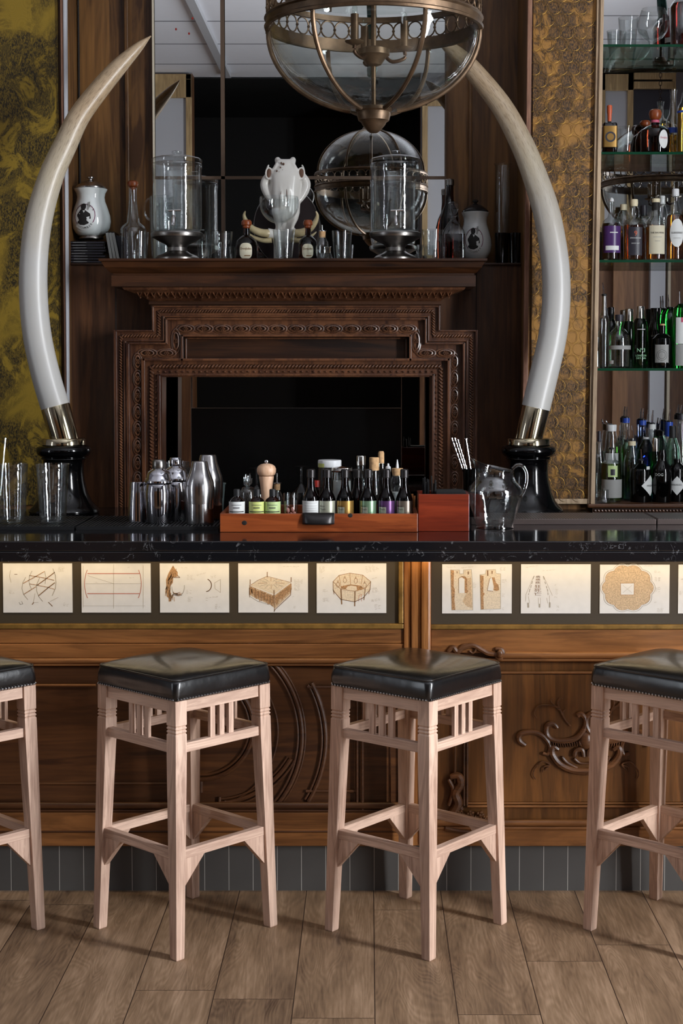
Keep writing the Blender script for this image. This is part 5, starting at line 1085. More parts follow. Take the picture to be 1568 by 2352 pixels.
def sqsec(T_, rows, r_c=.25):
    vs = []; fs = []; n = 0; pts0 = []
    for cx0, cy0, a0 in ((1, 1, 0), (-1, 1, 90), (-1, -1, 180), (1, -1, 270)):
        for k in range(4): a = math.radians(a0+k*30); pts0.append((cx0*(1-r_c)+r_c*math.cos(a), cy0*(1-r_c)+r_c*math.sin(a)))
    n = len(pts0)
    for hw, y, rd in rows:
        for (u, v_) in pts0:
            l = math.hypot(u, v_); x_ = u*(1-rd)+u/l*rd; y_ = v_*(1-rd)+v_/l*rd; vs.append((x_*hw*T_.m, y_*hw*T_.m, T_.h(y)))
    for i in range(len(rows)-1):
        for k in range(n): fs.append((i*n+k, i*n+(k+1) % n, i*n+n+(k+1) % n, i*n+n+k))
    fs += [tuple(range(n)), tuple(range((len(rows)-1)*n, len(rows)*n))]; return B().add(vs, fs)
sqsec(G, [(26, G.yb, 0), (26.5, 594, 0), (26, 540, 0), (24, 530, .2), (16, 515, .7), (8, 505, 1), (8, 498, 1), (11, 496, 1)]).build('glass_body', 'glass', G.t)
sqsec(G, [(24.5, G.yb-4, 0), (24.5, 539, 0)]).build('liquor', 'liq_red', G.t); B().lathe([(0, G.h(500))]+[(r*m, G.h(y)) for r, y in ((6, 500), (6, 493), (12, 480), (13, 468), (9, 465))]+[(0, G.h(464))], 8).build('stopper', 'glass', G.t, False)
G = Turned('small_stem_glass', 'small stemmed glass half hidden by the second dispenser', 'glass', 962, 5.72, ZL); G.shell('glass_body', 'glass', [(9, G.yb), (3, G.yb-4), (3, 580), (8, 574), (11, 562)], 1, 8)
G = Turned('measuring_cylinder', 'tall glass measuring cylinder behind the ribbed black tumblers', 'cylinder', 1153, 5.88, ZL+.005); G.shell('glass_body', 'glass', [(20, G.yb), (18, G.yb-4), (17, 590), (17, 384), (20, 378)], 1.5, 6)
for cx_, lb in ((1152, 'ribbed black tumbler in front of the measuring cylinder'), (1184, 'ribbed black tumbler beside the brass-meshed pier')):
    G = Turned('ribbed_tumbler', lb, 'tumbler', cx_, 5.83, ZL+.005, 'ribbed black tumblers'); n = 48; m = G.m; vs = []; fs = []; rows = [(G.yb, 13), (540, 15.5), (536, 15.5)]
    for y, r in rows: vs += [((r+(.5 if k % 2 else -.3))*m*math.cos(2*PI*k/n), (r+(.5 if k % 2 else -.3))*m*math.sin(2*PI*k/n), G.h(y)) for k in range(n)]
    for i in range(2):
        for k in range(n): fs.append((i*n+k, i*n+(k+1) % n, i*n+n+(k+1) % n, i*n+n+k))
    fs += [tuple(range(n)), tuple(range(2*n, 3*n))]; B().add(vs, fs).build('tumbler_body', 'black_gloss', G.t, False)
# ------------------------------------------------------------------ on the bar counter
ZK = ZT; ZM = ZT+.011
for (a, c_, lb) in ((-300, 176, 'ribbed black bar mat under the pint glasses'), (181, 504, 'ribbed black bar mat under the steel shakers')):
    t = thing('bar_mat', lb, 'mat', (0, 0, 0), 0, 'black rubber bar mats'); x0, x1 = X(a, 4.64, ZK), X(c_, 4.64, ZK); box('mat_base', 'rubber', x0, x1, 4.60, 4.94, ZK+.0003, ZK+.005, t)
    b = B(); n = int((x1-x0)/.011)
    for i in range(n): xx = x0+(i+.5)*(x1-x0)/n; b.box(xx-.0032, xx+.0032, 4.603, 4.937, ZK+.004, ZM)
    b.box(x0, x1, 4.598, 4.603, ZK+.0003, ZM); b.build('mat_ribs', 'rubber', t, False)
for (a, c_, lb) in ((1082, 1506, 'long perforated metal drip tray behind the glass pitcher'), (1509, 2200, 'perforated metal drip tray below the black gin bottles')):
    t = thing('drip_tray', lb, 'tray', (0, 0, 0), 0, 'perforated metal drip trays'); x0, x1 = X(a, 4.76, 1.1), X(c_, 4.76, 1.1)
    box('tray_body', 'tray_metal', x0, x1, 4.76, 4.97, ZK+.0003, ZK+.017, t, .001); box('perforated_top', 'perforated', x0+.004, x1-.004, 4.765, 4.965, ZK+.0171, ZK+.0185, t)
def pint(label, cx_, y0, y1, r0, r1, D, z, group='pint glasses standing on the bar mat'):
    T_ = Turned('pint_glass', label, 'glass', cx_, D, z, group); T_.shell('glass_body', 'pint_glass', [(r0-1, T_.yb), (r0, T_.yb-2), (r0+1.2, T_.yb-14), (r1, y1)], 1.6, 7, 48); return T_
pint('pint glass beside the black tusk base on the ribbed mat', 121, 1205, 1065, 29, 38, 4.69, ZM); pint('pint glass holding a clear straw at the end of the mat', 28, 1205, 1065, 29, 37, 4.69, ZM)
t = thing('straw', 'clear drinking straw standing in the end pint glass', 'straw', P(-4, 1190, 4.69)); d = P(13, 1003, 4.70)-P(-4, 1190, 4.69); B().sweep([(0, 0, 0), d], .0026, 10).build('straw_tube', 'glass_thin', t)
pint('pint glass on the back counter by the fireplace mirror', 402, 1180, 1060, 24, 34, 5.15, ZC, 'glasses behind the shakers')
# shakers
G = Turned('shaker_tin', 'upturned polished shaker tin at the end of the shaker group', 'shaker', 318, 4.76, ZM, 'steel cocktail shakers'); G.part('tin_body', 'chrome', [(24, G.yb), (25, 1198), (24, 1170), (19, 1110), (18, 1106)], 48); 
def cobbler(label, cx_, D, k, capm):
    T_ = Turned('cobbler_shaker', label, 'shaker', cx_, D, ZM, 'steel cocktail shakers'); yb = T_.yb; g = lambda y: yb-(1205-y)*k
    T_.part('body', 'chrome', [(26*k, yb), (28*k, g(1200)), (30*k, g(1170)), (31*k, g(1135)), (29*k, g(1117)), (27*k, g(1113))], 48)
    T_.part('strainer_top', 'chrome', [(29*k, g(1113)), (33*k, g(1110)), (33*k, g(1106)), (29*k, g(1101)), (27*k, g(1092)), (24*k, g(1085)), (16*k, g(1080)), (14*k, g(1078))], 48)
    T_.part('cap', capm, [(14*k, g(1078)), (15*k, g(1076)), (14.5*k, g(1062)), (12*k, g(1058))], 40)
cobbler('cobbler shaker with a dull bronze-toned cap in front of the shaker group', 365, 4.69, 1.0, 'pewter'); cobbler('smaller polished cobbler shaker behind the bronze-capped one', 404, 4.80, .98, 'chrome')
def parisian(label, cx_, D, k):
    T_ = Turned('parisian_shaker', label, 'shaker', cx_, D, ZM, 'steel cocktail shakers'); yb = T_.yb; g = lambda y: yb-(1205-y)*k
    T_.part('lower_cup', 'steel', [(31*k, yb), (32*k, g(1200)), (31*k, g(1157))], 48); T_.part('upper_cone', 'steel', [(32*k, g(1157)), (33*k, g(1140)), (33.5*k, g(1122)), (32*k, g(1108)), (26*k, g(1092)), (21*k, g(1078)), (18.5*k, g(1064)), (17*k, g(1060))], 48)
parisian('brushed two-piece shaker standing next to the wooden drawer tray', 459, 4.67, 1.0); parisian('brushed two-piece shaker behind its twin by the drawer tray', 478, 4.81, 1.03)
G = Turned('tin_bucket', 'small grey tin bucket behind the brushed shakers', 'bucket', 492, 4.935, ZK, None); G.part('bucket_body', 'tin', [(18, G.yb), (19, G.yb-2), (25, 1113), (27, 1111), (27, 1109)], 40)
# drawer tray
DT = 4.54; t = thing('drawer_tray', 'old wooden drawer with metal cup pull used as a bitters tray', 'tray', (0, 0, 0)); xa, xb = X(505, DT, 1.12), X(959, DT, 1.12); zt = Z(1180, DT)
box('front_board', 'tray_wood', xa, xb, DT, DT+.014, ZK+.0005, zt, t, .0015); box('back_board', 'tray_wood', xa, xb, DT+.30, DT+.312, ZK+.0005, zt, t, .0015)
box('side_board', 'tray_wood', xa, xa+.012, DT+.014, DT+.30, ZK+.0005, zt, t); box('side_board', 'tray_wood', xb-.012, xb, DT+.014, DT+.30, ZK+.0005, zt, t); box('base_board', 'tray_wood', xa+.012, xb-.012, DT+.014, DT+.30, ZK+.0005, ZK+.007, t)
b = B(); c_ = P(731, 1193, DT); w_ = X(768, DT)-X(731, DT); vs = []
for i in range(9):
    a = PI/2*i/8
    vs.append([(c_.x+(-1+2*k/12)*w_*(.96), DT-.002-.02*math.sin(a)*(1-((k-6)/6.)**4*.8), c_.z+.016-.030*(1-math.cos(a))) for k in range(13)])
fs = [(i*13+k, i*13+k+1, i*13+14+k, i*13+13+k) for i in range(8) for k in range(12)]
o = B().add([v for r_ in vs for v in r_], fs).build('cup_pull', 'iron', t); sd = o.modifiers.new('th', 'SOLIDIFY'); sd.thickness = .002
B().box(c_.x-w_, c_.x+w_, DT-.002, DT+.001, c_.z-.012, c_.z+.02).build('pull_plate', 'iron', t, False, .0008)
for kx, ky, r in ((561, 1201, 6), (804, 1184, 5.5)): b = B(); q = P(kx, ky, DT-.0002); b.ell(q, (r*mpp(DT, 1.1), .0006, r*mpp(DT, 1.1)*.9), 14, 6); b.build('wood_knot', 'text_black', t)
ZB = ZK+.0075
# bitters bottles
def bitters(label, cx_, D, lab, cap='iron', txt=None, k=1.0, y1=1149, tall=0):
    T_ = Turned('bitters_bottle', label, 'bottle', cx_, D, ZB, 'brown bitters bottles in the drawer tray'); o = tall
    T_.part('glass_body', 'glass_brown', [(18*k, T_.yb), (19.5*k, T_.yb-3), (19.5*k, 1146+o), (17*k, 1138+o), (11*k, 1125+o), (8.5*k, 1112+o), (8*k, 1096+o)], 32)
    T_.part('cap', cap, [(8*k, 1097+o), (9.5*k, 1096+o), (9.5*k, 1079+o), (8*k, 1077+o)], 24)
    if lab: T_.label('wrap_label', lab, 19.7*k, y1+o, 1200, 82)
    if txt: T_.label('label_panel', 'label_silver', 19.9*k, 1163, 1185, 26, -28); T_.text('Bitter', 'text_black', 20.4*k, 1161, 4.4, -30); T_.text('Truth', 'text_black', 20.4*k, 1168, 4.6, -28)
    else:
        if lab == 'label_white':
            for yy in (1153, 1160, 1165, 1170, 1175): T_.label('print_line', 'label_grey', 19.9*k, yy, yy+.6, 45)
    return T_
for cx_, lab, txt, lb in ((714, 'label_white', None, 'brown bitters bottle with a plain white label above the cup pull'), (751, 'label_silver', 1, 'brown bitters bottle with a silvery label'), (792, 'label_gold', 1, 'brown bitters bottle with a gold label'),
                          (845, 'label_mint', 1, 'brown bitters bottle with a pale green label'), (887, 'label_purple', 1, 'brown bitters bottle with a purple label'), (928, 'label_brown', 1, 'dark bitters bottle with a bronze label at the tray end')):
    bitters(lb, cx_, 4.60, lab, txt=txt)
bitters('unlabelled brown bitters bottle standing behind the gold-labelled one', 820, 4.66, None)
for cx_, lab, lb in ((544, 'label_white', 'small brown dropper bottle with a white label'), (590, 'label_yellow', 'small brown dropper bottle with a yellow label in front of the pepper mill'), (626, 'label_green', 'small brown dropper bottle with a green label')):
    T_ = Turned('small_bitters_bottle', lb, 'bottle', cx_, 4.60, ZB, 'small brown bottles in the drawer tray'); T_.part('glass_body', 'glass_amber', [(17, T_.yb), (18, T_.yb-2), (18, 1153), (15, 1146), (8, 1141), (7, 1137)], 32)
    T_.part('cap', 'rubber', [(7.5, 1139), (7.5, 1125), (6.5, 1123)], 20); T_.label('wrap_label', lab, 18.1, 1151, 1181, 85); T_.label('label_band', 'text_black', 18.3, 1173, 1175, 60); T_.label('print_line', 'label_dark', 18.3, 1158, 1159, 38); T_.label('print_line', 'label_dark', 18.3, 1164, 1166, 24)
G = Turned('glass_jar', 'little glass jar with pink contents in the tray', 'jar', 668, 4.60, ZB); G.shell('glass_body', 'glass', [(16, G.yb), (17, 1178), (17, 1132)], 1.2, 3)
b = B()
for i, (x, y, z) in enumerate(((-7, 0, 1172), (4, 2, 1170), (0, -5, 1182), (8, -3, 1180), (-6, 5, 1184), (3, 4, 1184))): b.ell((x*G.m, y*G.m, G.h(z)), (4*G.m, 4*G.m, 6*G.m), 8, 6)
b.build('pink_filling', 'pink', G.t)
G = Turned('pepper_mill', 'pale wooden pepper mill with a rounded head', 'pepper mill', 612, 4.68, ZB); G.part('body', 'pepper_wood', [(14, G.yb), (13, 1190), (11, 1160), (11.5, 1140), (15, 1110), (17, 1097), (17, 1093)], 40); G.part('head', 'pepper_wood', [(17, 1092), (20, 1089), (22, 1083), (22, 1076), (19, 1070), (13, 1066), (6, 1064)], 40, ang=60); G.part('top_knob', 'chrome', [(3, 1065), (2.5, 1063), (5, 1061), (5, 1058), (3, 1056)], 20)
G = Turned('crystal_jar', 'crystal jar of peppercorns with a leaf-shaped glass stopper', 'jar', 569, 4.70, ZB); G.shell('glass_body', 'glass', [(16, G.yb), (17, 1185), (19, 1150), (18, 1130), (13, 1119), (8, 1117)], 1.2, 3); G.liquid('peppercorns', 'pepper', [(16, G.yb), (17, 1185), (19, 1150), (18, 1130), (13, 1119)], 1124, 1.4)
b = B(); rn = random.Random(2)
for i in range(13): a = i*2.4; lean = .15+.5*(i/13.); d = Vector((math.cos(a)*lean, math.sin(a)*lean, 1)).normalized(); p0 = Vector((d.x*3*G.m, d.y*3*G.m, G.h(1118))); L_ = (32-1.2*i)*G.m; b.sweep([p0, p0+d*L_*.55, p0+d*L_], [2*G.m, 4.6*G.m, .4*G.m], 4, .5)
b.build('leaf_stopper', 'cut_glass', G.t, False)
def upside(label, cx_, D, y_foot):
    T_ = Turned('upturned_stem_glass', label, 'glass', cx_, D, ZC+.001, 'upturned stem glasses behind the tray'); y = y_foot
    T_.part('glass_body', 'glass', [(26, T_.yb), (28, T_.yb-20), (22, y+60), (9, y+48), (7, y+44), (3, y+40), (3, y+8), (5, y+3), (18, y+1), (19, y), (17, y-.5)], 32)
upside('upturned stem glass behind the glass jar in the tray', 692, 5.30, 1070); upside('upturned stem glass half hidden behind the pepper mill', 590, 5.30, 1074)
G = Turned('spirit_flask', 'small flask with a cork collar behind the pepper mill', 'flask', 636, 4.76, ZB); G.shell('glass_body', 'glass', [(20, G.yb), (20, 1160), (12, 1135), (7, 1125), (7, 1112)], 1.2, 3); G.part('cork_collar', 'cork', [(7, 1125), (7.5, 1111), (7, 1110)]); G.part('spout', 'steel', [(10, 1110), (10, 1108), (2, 1107), (2, 1086)])
G = Turned('cream_jar', 'glass jar with a white lid and yellow tag behind the bitters bottles', 'jar', 757, 4.80, ZB); G.shell('glass_body', 'glass', [(26, G.yb), (27, 1190), (27, 1080), (26, 1072)], 1.3, 3); G.part('lid', 'white_plastic', [(27, 1072), (27, 1058), (26, 1056)], 40); G.label('tag', 'label_yellow', 27.2, 1063, 1072, 22, -48)
G = Turned('foil_topped_jar', 'jar of white sugar with a crumpled foil lid', 'jar', 785, 4.715, ZB); G.shell('glass_body', 'glass', [(20, G.yb), (22, 1190), (22, 1090), (20, 1082)], 1.2, 3); G.liquid('sugar', 'label_white', [(20, G.yb), (22, 1190), (22, 1090)], 1104, 1.5)
b = B().lathe([(0, G.h(1082)), (23*G.m, G.h(1083)), (25*G.m, G.h(1080)), (23*G.m, G.h(1074)), (0, G.h(1070))], 20); b.v = [(x+.001*mnoise.noise(Vector((x*300, y*300, z*300))), y, z+.001*mnoise.noise(Vector((x*400, y*400, 3)))) for x, y, z in b.v]; b.build('foil_lid', 'ivory_metal', G.t, False)
def backbot(label, cx_, D, rows, capm, caprows, liq=None, lev=None, name='syrup_bottle', z=None, gm='glass'):
    T_ = Turned(name, label, 'bottle', cx_, D, ZB if z is None else z, None); rr = [(rows[0][0], T_.yb)]+rows[1:]
    T_.shell('glass_body', gm, rr, 1.1, 3, 32)
    if liq: T_.liquid('liquid', liq, rr, lev, 1.1)
    T_.part('cap', capm, caprows, 24); return T_
backbot('tall clear bottle with a silver-white screw cap behind the unlabelled bitters', 829, 4.80, [(16, 0), (17, 1190), (17, 1110), (11, 1085), (10, 1060)], 'ivory_metal', [(11, 1068), (11, 1048), (10, 1046)])
backbot('clear bottle with a ribbed tan cap behind the green-labelled bitters', 859, 4.725, [(15, 0), (16, 1190), (15, 1130), (10, 1100), (10, 1080)], 'cork', [(11, 1080), (11.5, 1078), (11, 1062), (11.5, 1060), (11, 1051), (10, 1050)])
backbot('clear bottle closed with a tall pale cork', 875, 4.815, [(15, 0), (16, 1190), (15, 1110), (11, 1085), (10, 1062)], 'cork', [(7, 1064), (7, 1040), (5, 1036)])
backbot('small clear bottle with a white nozzle next to the corked one', 891, 4.73, [(9, 0), (10, 1150), (9, 1110), (6, 1090), (6, 1082)], 'white_plastic', [(6, 1082), (6, 1072), (3, 1070), (2, 1064)])
G = backbot('clear bottle with a broad cork and white dropper tip', 912, 4.69, [(14, 0), (16, 1190), (16, 1100), (12, 1093), (12, 1090)], 'cork', [(11, 1092), (13, 1076), (12, 1075)], 'label_white', 1130); G.part('dropper_tip', 'white_plastic', [(3.5, 1075), (3, 1068), (1, 1055)], 16)
backbot('little bottle of red liquid between the first two tall bitters bottles', 727, 4.655, [(8, 0), (8, 1150), (8, 1120)], 'red', [(8, 1118), (8, 1104), (7, 1103)], 'liq_red', 1125)
c0 = P(944, 1150, 4.74)
for i in range(5): tag(B().sweep([(i*.004-.008, .004*(i % 2), 0), (i*.007-.018, .006*(i % 3), .085+.006*(i % 2))], .0036, 8).build('cinnamon_stick', 'cinnamon', loc=(c0.x, c0.y, ZB)), 'cinnamon stick standing at the end of the drawer tray', 'cinnamon', 'cinnamon sticks in the tray')
# red box with napkins and straws
DBX = 4.56; t = thing('caddy_box', 'open reddish wooden box holding black napkins and straws', 'box', (0, 0, 0)); xa, xb = X(960.5, DBX, 1.12), X(1077, DBX, 1.12); zt = Z(1135, DBX)
for (a, b_, c_, d_) in ((xa, xb, DBX, DBX+.01), (xa, xb, DBX+.13, DBX+.14), (xa, xa+.008, DBX+.01, DBX+.13), (xb-.008, xb, DBX+.01, DBX+.13)): box('box_wall', 'caddy_wood', a, b_, c_, d_, ZK+.0005, zt, t, .001)
box('box_base', 'caddy_wood', xa+.008, xb-.008, DBX+.01, DBX+.13, ZK+.0005, ZK+.008, t)
zn = zt-.01; x0, x1 = X(1002, DBX), X(1071, DBX)
n0 = None
for i, lb in enumerate(('lowest', 'second lowest', 'middle', 'second from the top', 'topmost')):
    if n0 is None: n0 = B().box(x0, x1, DBX+.018, DBX+.12, 0, .0125).build('napkin', 'napkin', None, False, .003); o = n0
    else: o = n0.copy(); C.objects.link(o)
    o.location = (.001*(i % 2), .001*(i % 2), zn-.05+i*.0135); tag(o, lb+' folded black paper napkin in the reddish wooden box', 'napkin', 'black napkins in the wooden box')
rn = random.Random(9); zt2 = Z(1098, DBX+.06); L_ = zt2-ZK-.014
s0 = B().sweep([(0, 0, 0), (0, 0, L_)], .0022, 8).build('straw', 'napkin')
for i in range(16):
    o = s0 if i == 0 else s0.copy()
    if i: C.objects.link(o)
    o.location = (X(972+i*1.8, DBX+.05)+rn.uniform(-.001, .001), DBX+.03+.08*rn.random(), ZK+.012); o.rotation_euler = (rn.uniform(-.06, .06), rn.uniform(-.05, .03), 0); o.scale = (1, 1, rn.uniform(.9, 1.05))
    tag(o, 'short black straw standing beside the napkins in the reddish box', 'straw', 'black straws in the wooden box')
# stirrer cup
G = Turned('stirrer_cup', 'dark cup behind the glass pitcher holding metal stirrers', 'cup', 1083, 4.84, ZK+.02); G.t.location.z = ZK+.019; G.shell('cup_body', 'black_gloss', [(18, G.yb), (20, 1075)], 1.2, 3)
for i, (a, c_) in enumerate((((1037, 1006), (1072, 1072)), ((1044, 1006), (1077, 1072)), ((1051, 1010), (1081, 1074)), ((1070, 1008), (1087, 1085)))):
    p0, p1 = P(c_[0], c_[1]+35, 4.84), P(a[0], a[1], 4.84); d = (p0-p1); p0 = p1+d*1.0
    s_ = thing('stirrer', ('twisted metal stirrer leaning furthest from the pitcher', 'twisted metal stirrer second from the box side', 'twisted metal stirrer in the middle of the dark cup', 'twisted metal stirrer with a disc tip, closest to the pitcher')[i], 'stirrer', p0, 0, 'metal stirrers in the dark cup')
    n = 40; v_ = p1-p0; B().sweep([v_*(k/n) for k in range(n+1)], [.0022+.0007*math.sin(k*1.3) for k in range(n+1)], 8).build('stirrer_rod', 'chrome', s_)
    if i == 3: B().lathe([(0, 0), (.007, 0), (.007, .002), (0, .002)], 16, tuple(v_)).build('stirrer_disc', 'chrome', s_)
# pitcher
G = Turned('glass_pitcher', 'clear glass water pitcher with engraved flowers on the marble', 'pitcher', 1136, 4.655, ZK); m = G.m; rows = [(44, G.yb), (45, G.yb-4), (43, G.yb-7), (46, 1195), (54, 1170), (62, 1145), (64, 1130), (60, 1117), (48, 1104), (43, 1093), (42, 1080), (43, 1068), (45, 1062)]
vs = []; fs = []; seg = 56; full = [(r, y, 0) for r, y in rows]+[(r-1.7, y, 1) for r, y in rows[::-1] if y < G.yb-6]
for r, y, inn in full:
    for k in range(seg):
        a = 2*PI*k/seg; top = max(0, min(1, (1095-y)/35.)); sp = max(0, -math.cos(a))**5*top; hx = 10*math.sin(0)
        rr = r*(1+.26*sp); yy = y+(top**1.5)*(10+10*math.cos(a))-sp*12
        vs.append((rr*m*math.cos(a), rr*m*math.sin(a), G.h(yy)))
nr = len(full)
for i in range(nr-1):
    for k in range(seg): fs.append((i*seg+k, i*seg+(k+1) % seg, i*seg+seg+(k+1) % seg, i*seg+seg+k))
fs += [tuple(range(seg)), tuple(range((nr-1)*seg, nr*seg))]; B().add(vs, fs).build('glass_body', 'cut_glass', G.t, ang=70)
B().sweep([Vector(((x-1136)*m, 0, G.h(y))) for x, y in [(v.x, v.y) for v in smooth_pts([(a, c_, 0) for a, c_ in ((1176, 1077), (1187, 1068), (1199, 1070), (1208, 1084), (1209, 1103), (1204, 1125), (1196, 1140))], 5)]], 4.3*m, 10, .8).build('handle', 'cut_glass', G.t)
b = B()
for i in range(11):
    a = -PI/2-.55+i*.13; r = 63.9*m; zc_ = G.h(1144+5*math.sin(i*1.3)); b.ell((r*math.cos(a), r*math.sin(a), zc_), (.0045, .0008, .0018), 8, 4, Matrix.Rotation(a+PI/2, 3, 'Z') @ Matrix.Rotation(.6*(-1)**i, 3, 'Y'))
b.build('engraving', 'glass_thin', G.t)
# ------------------------------------------------------------------ the bottle cabinet's contents
def bot(name, label, sh, cx_, D, rows, gm, cap=None, liq=None, lev=None, lab=None, txt=(), shell=True, pourer=None, extra=(), cat='bottle'):
    z = SH[sh]+.0004; T_ = Turned(name, label, cat, cx_, D, z, None); rr = [(rows[0][0]-.8, T_.yb), (rows[0][0], T_.yb-2)]+[q for q in rows[1:]]
    if shell: T_.shell('glass_body', gm, rr, 1.2, 4, 32)
    else: T_.part('glass_body', gm, rr, 32)
    if liq: T_.liquid('liquor', liq, rr, lev, 1.2, 4)
    if cap: T_.part('cap', cap[0], cap[1], 24)
    for l_ in (lab or ()): T_.label('paper_label', l_[0], l_[1], l_[2], l_[3], *(l_[4:]))
    for x_ in txt: T_.text(*x_)
    if pourer:
        x0, y0, x1, y1 = pourer; T_.part('pourer_cork', 'rubber', [(5, y0+5), (6, y0+2), (6, y0), (3, y0-1)], 16)
        pts = [((x0-cx_)*T_.m, 0, T_.h(y0)), ((x0-cx_+(x1-x0)*.35)*T_.m, 0, T_.h(y0+(y1-y0)*.55)), ((x1-cx_)*T_.m, 0, T_.h(y1))]
        B().sweep(smooth_pts(pts, 4), [2.2*T_.m]*5+[1.6*T_.m]*4, 10).build('pourer_spout', 'chrome', T_.t)
    return T_
A_, M_, R_ = 5.675, 5.735, 5.805
# topmost shelf
bot('tumbler', 'small tumbler at the frame end of the topmost glass shelf', 0, 1410, A_, [(14, 0), (17, 72)], 'glass', cat='glass'); bot('tumbler', 'tall straight tumbler behind the small one on the topmost shelf', 0, 1442, M_, [(17, 0), (23, 42)], 'glass', cat='glass')
T_ = Turned('balloon_glass', 'round balloon glass on the topmost glass shelf', 'glass', 1499, A_, SH[0]); pr = [(0, T_.yb), (20, T_.yb), (20, T_.yb-1.5), (4, T_.yb-4), (3, 100), (6, 97), (22, 88), (33, 74), (37, 58), (34, 40), (27, 22), (26, 22), (33, 40), (35.6, 58), (31.5, 73), (21, 86), (3, 94), (0, 94.5)]
B().lathe([(r*T_.m, T_.h(y)) for r, y in pr], 48).build('glass_body', 'glass', T_.t, ang=60)
bot('liquor_decanter', 'decanter of deep red liquor at the cut-off end of the topmost shelf', 0, 1566, A_+.01, [(26, 0), (27, 95), (30, 20), (22, 6), (10, -6)], 'glass', None, 'liq_red', 10)
bot('slim_red_bottle', 'narrow red-labelled bottle behind the red decanter', 0, 1540, R_, [(13, 0), (14, 60), (13, 48), (6, 38), (6, 20)], 'glass_amber', None, None, None, [('red', 14.1, 50, 88, 80), ('label_white', 14.1, 89, 100, 80)])
# second shelf
T_ = Turned('square_amber_bottle', 'square amber bottle with a round badge and orange cap', 'bottle', 1399, A_, SH[1]); sqsec(T_, [(15, T_.yb, 0), (16, T_.yb-3, 0), (16, 288, 0), (15, 284, .2), (5, 281, 1), (4, 278, 1)]).build('glass_body', 'glass_brown', T_.t); sqsec(T_, [(16.3, 340, 0), (16.3, 292, 0)]).build('amber_wrap', 'label_gold', T_.t)
T_.part('cap', 'orange_red', [(4.5, 280), (5, 262), (6, 260), (6, 245), (5, 243)], 20)
b = B().lathe([(0, 0), (12*T_.m, 0), (12*T_.m, .0008), (0, .0008)], 28); b.v = [(x, -16.6*T_.m-z, T_.h(317)+y) for x, y, z in b.v]; b.build('badge', 'label_dark', T_.t); b = B().lathe([(0, 0), (8*T_.m, 0), (8*T_.m, .0012), (0, .0012)], 24); b.v = [(x, -16.6*T_.m-z, T_.h(317)+y) for x, y, z in b.v]; b.build('badge_centre', 'label_gold', T_.t)
bot('tumbler', 'slanting-sided tumbler between the amber bottle and the squat brown one', 1, 1435, A_, [(17, 0), (23, 293)], 'glass', cat='glass')
T_ = bot('squat_brown_bottle', 'squat brown bottle with an oval cream label and round stopper', 1, 1504, A_, [(33, 0), (34, 310), (32, 300), (22, 292), (10, 288), (9, 276)], 'glass_brown', ('brown_cap', [(9, 276), (13, 272), (15, 262), (13, 255), (8, 252)]), shell=False)
T_.part('neck_wrap', 'label_pink', [(9.6, 289), (9.6, 277)], 24)
oval_patch(T_, 'oval_label', 'label_white', 34.8, 324, 12, 21, 24); T_.text('DonJulio', 'label_pink', 35.4, 321, 4.6, 24, None, .85)
bot('squat_brown_bottle', 'shorter brown bottle peeping out behind the squat oval-labelled one', 1, 1481, R_, [(22, 0), (23, 325), (18, 308), (8, 298), (8, 292)], 'glass_brown', ('brown_cap', [(8, 292), (12, 289), (13, 283), (9, 278)]), shell=False)
bot('long_necked_bottle', 'clear long-necked bottle with a blue band', 1, 1545, M_, [(18, 0), (19, 300), (15, 275), (9, 262), (7, 240), (7, 218), (9, 208)], 'glass', None, 'liq_gold', 312, [('label_blue', 19.1, 284+12, 308, 80)])
bot('golden_bottle', 'bottle of golden liquor at the cut-off end of the second shelf', 1, 1574, A_, [(20, 0), (21, 262), (18, 245), (12, 235), (9, 215)], 'glass', None, 'liq_gold', 250, [('label_blue', 21.1, 257, 262, 80)])
# third shelf: whisky
T_ = bot('whisky_bottle', 'whisky bottle with a violet label at the frame end of its shelf', 2, 1403, A_, [(21, 0), (22, 520), (19, 508), (9, 500), (7, 492), (7, 464)], 'glass', ('white_plastic', [(6, 464), (5, 458), (2, 455)]), 'liq_dark', 514, [('label_violet', 22.2, 521, 582, 60), ('label_white', 22.4, 566, 576, 42)]); T_.label('print_line', 'text_white', 22.8, 535, 537, 24, 8)
bot('whisky_bottle', 'clear-shouldered whisky bottle behind the violet-labelled one', 2, 1431, R_, [(17, 0), (18, 510), (14, 498), (10, 488), (7, 484)], 'glass', ('cream', [(8, 484), (8, 474), (8, 471), (7, 470)]), 'liq_whisky', 520)
T_ = bot('whisky_bottle', 'whisky bottle with bulbous neck and dark label with orange numeral', 2, 1455, A_, [(24, 0), (25, 520), (23, 508), (13, 502), (11, 495), (12, 484), (8, 474)], 'glass', ('cream', [(8, 475), (9, 467), (8.5, 460), (8, 459)]), 'liq_whisky', 518, [('label_dark', 25.2, 524, 588, 38)]); T_.text('9', 'orange_red', 25.8, 539, 12); T_.text('SPRINGBANK', 'text_white', 25.8, 549, 3.2); T_.text('SINGLE MALT', 'text_white', 25.8, 561, 2.4)
bot('whisky_bottle', 'dark-necked whisky bottle between the orange-numeral one and the cream-labelled one', 2, 1477, R_, [(18, 0), (19, 515), (14, 500), (8, 492)], 'glass', ('label_dark', [(8, 497), (8.5, 485), (8, 475), (8, 473)]), 'liq_whisky', 516)
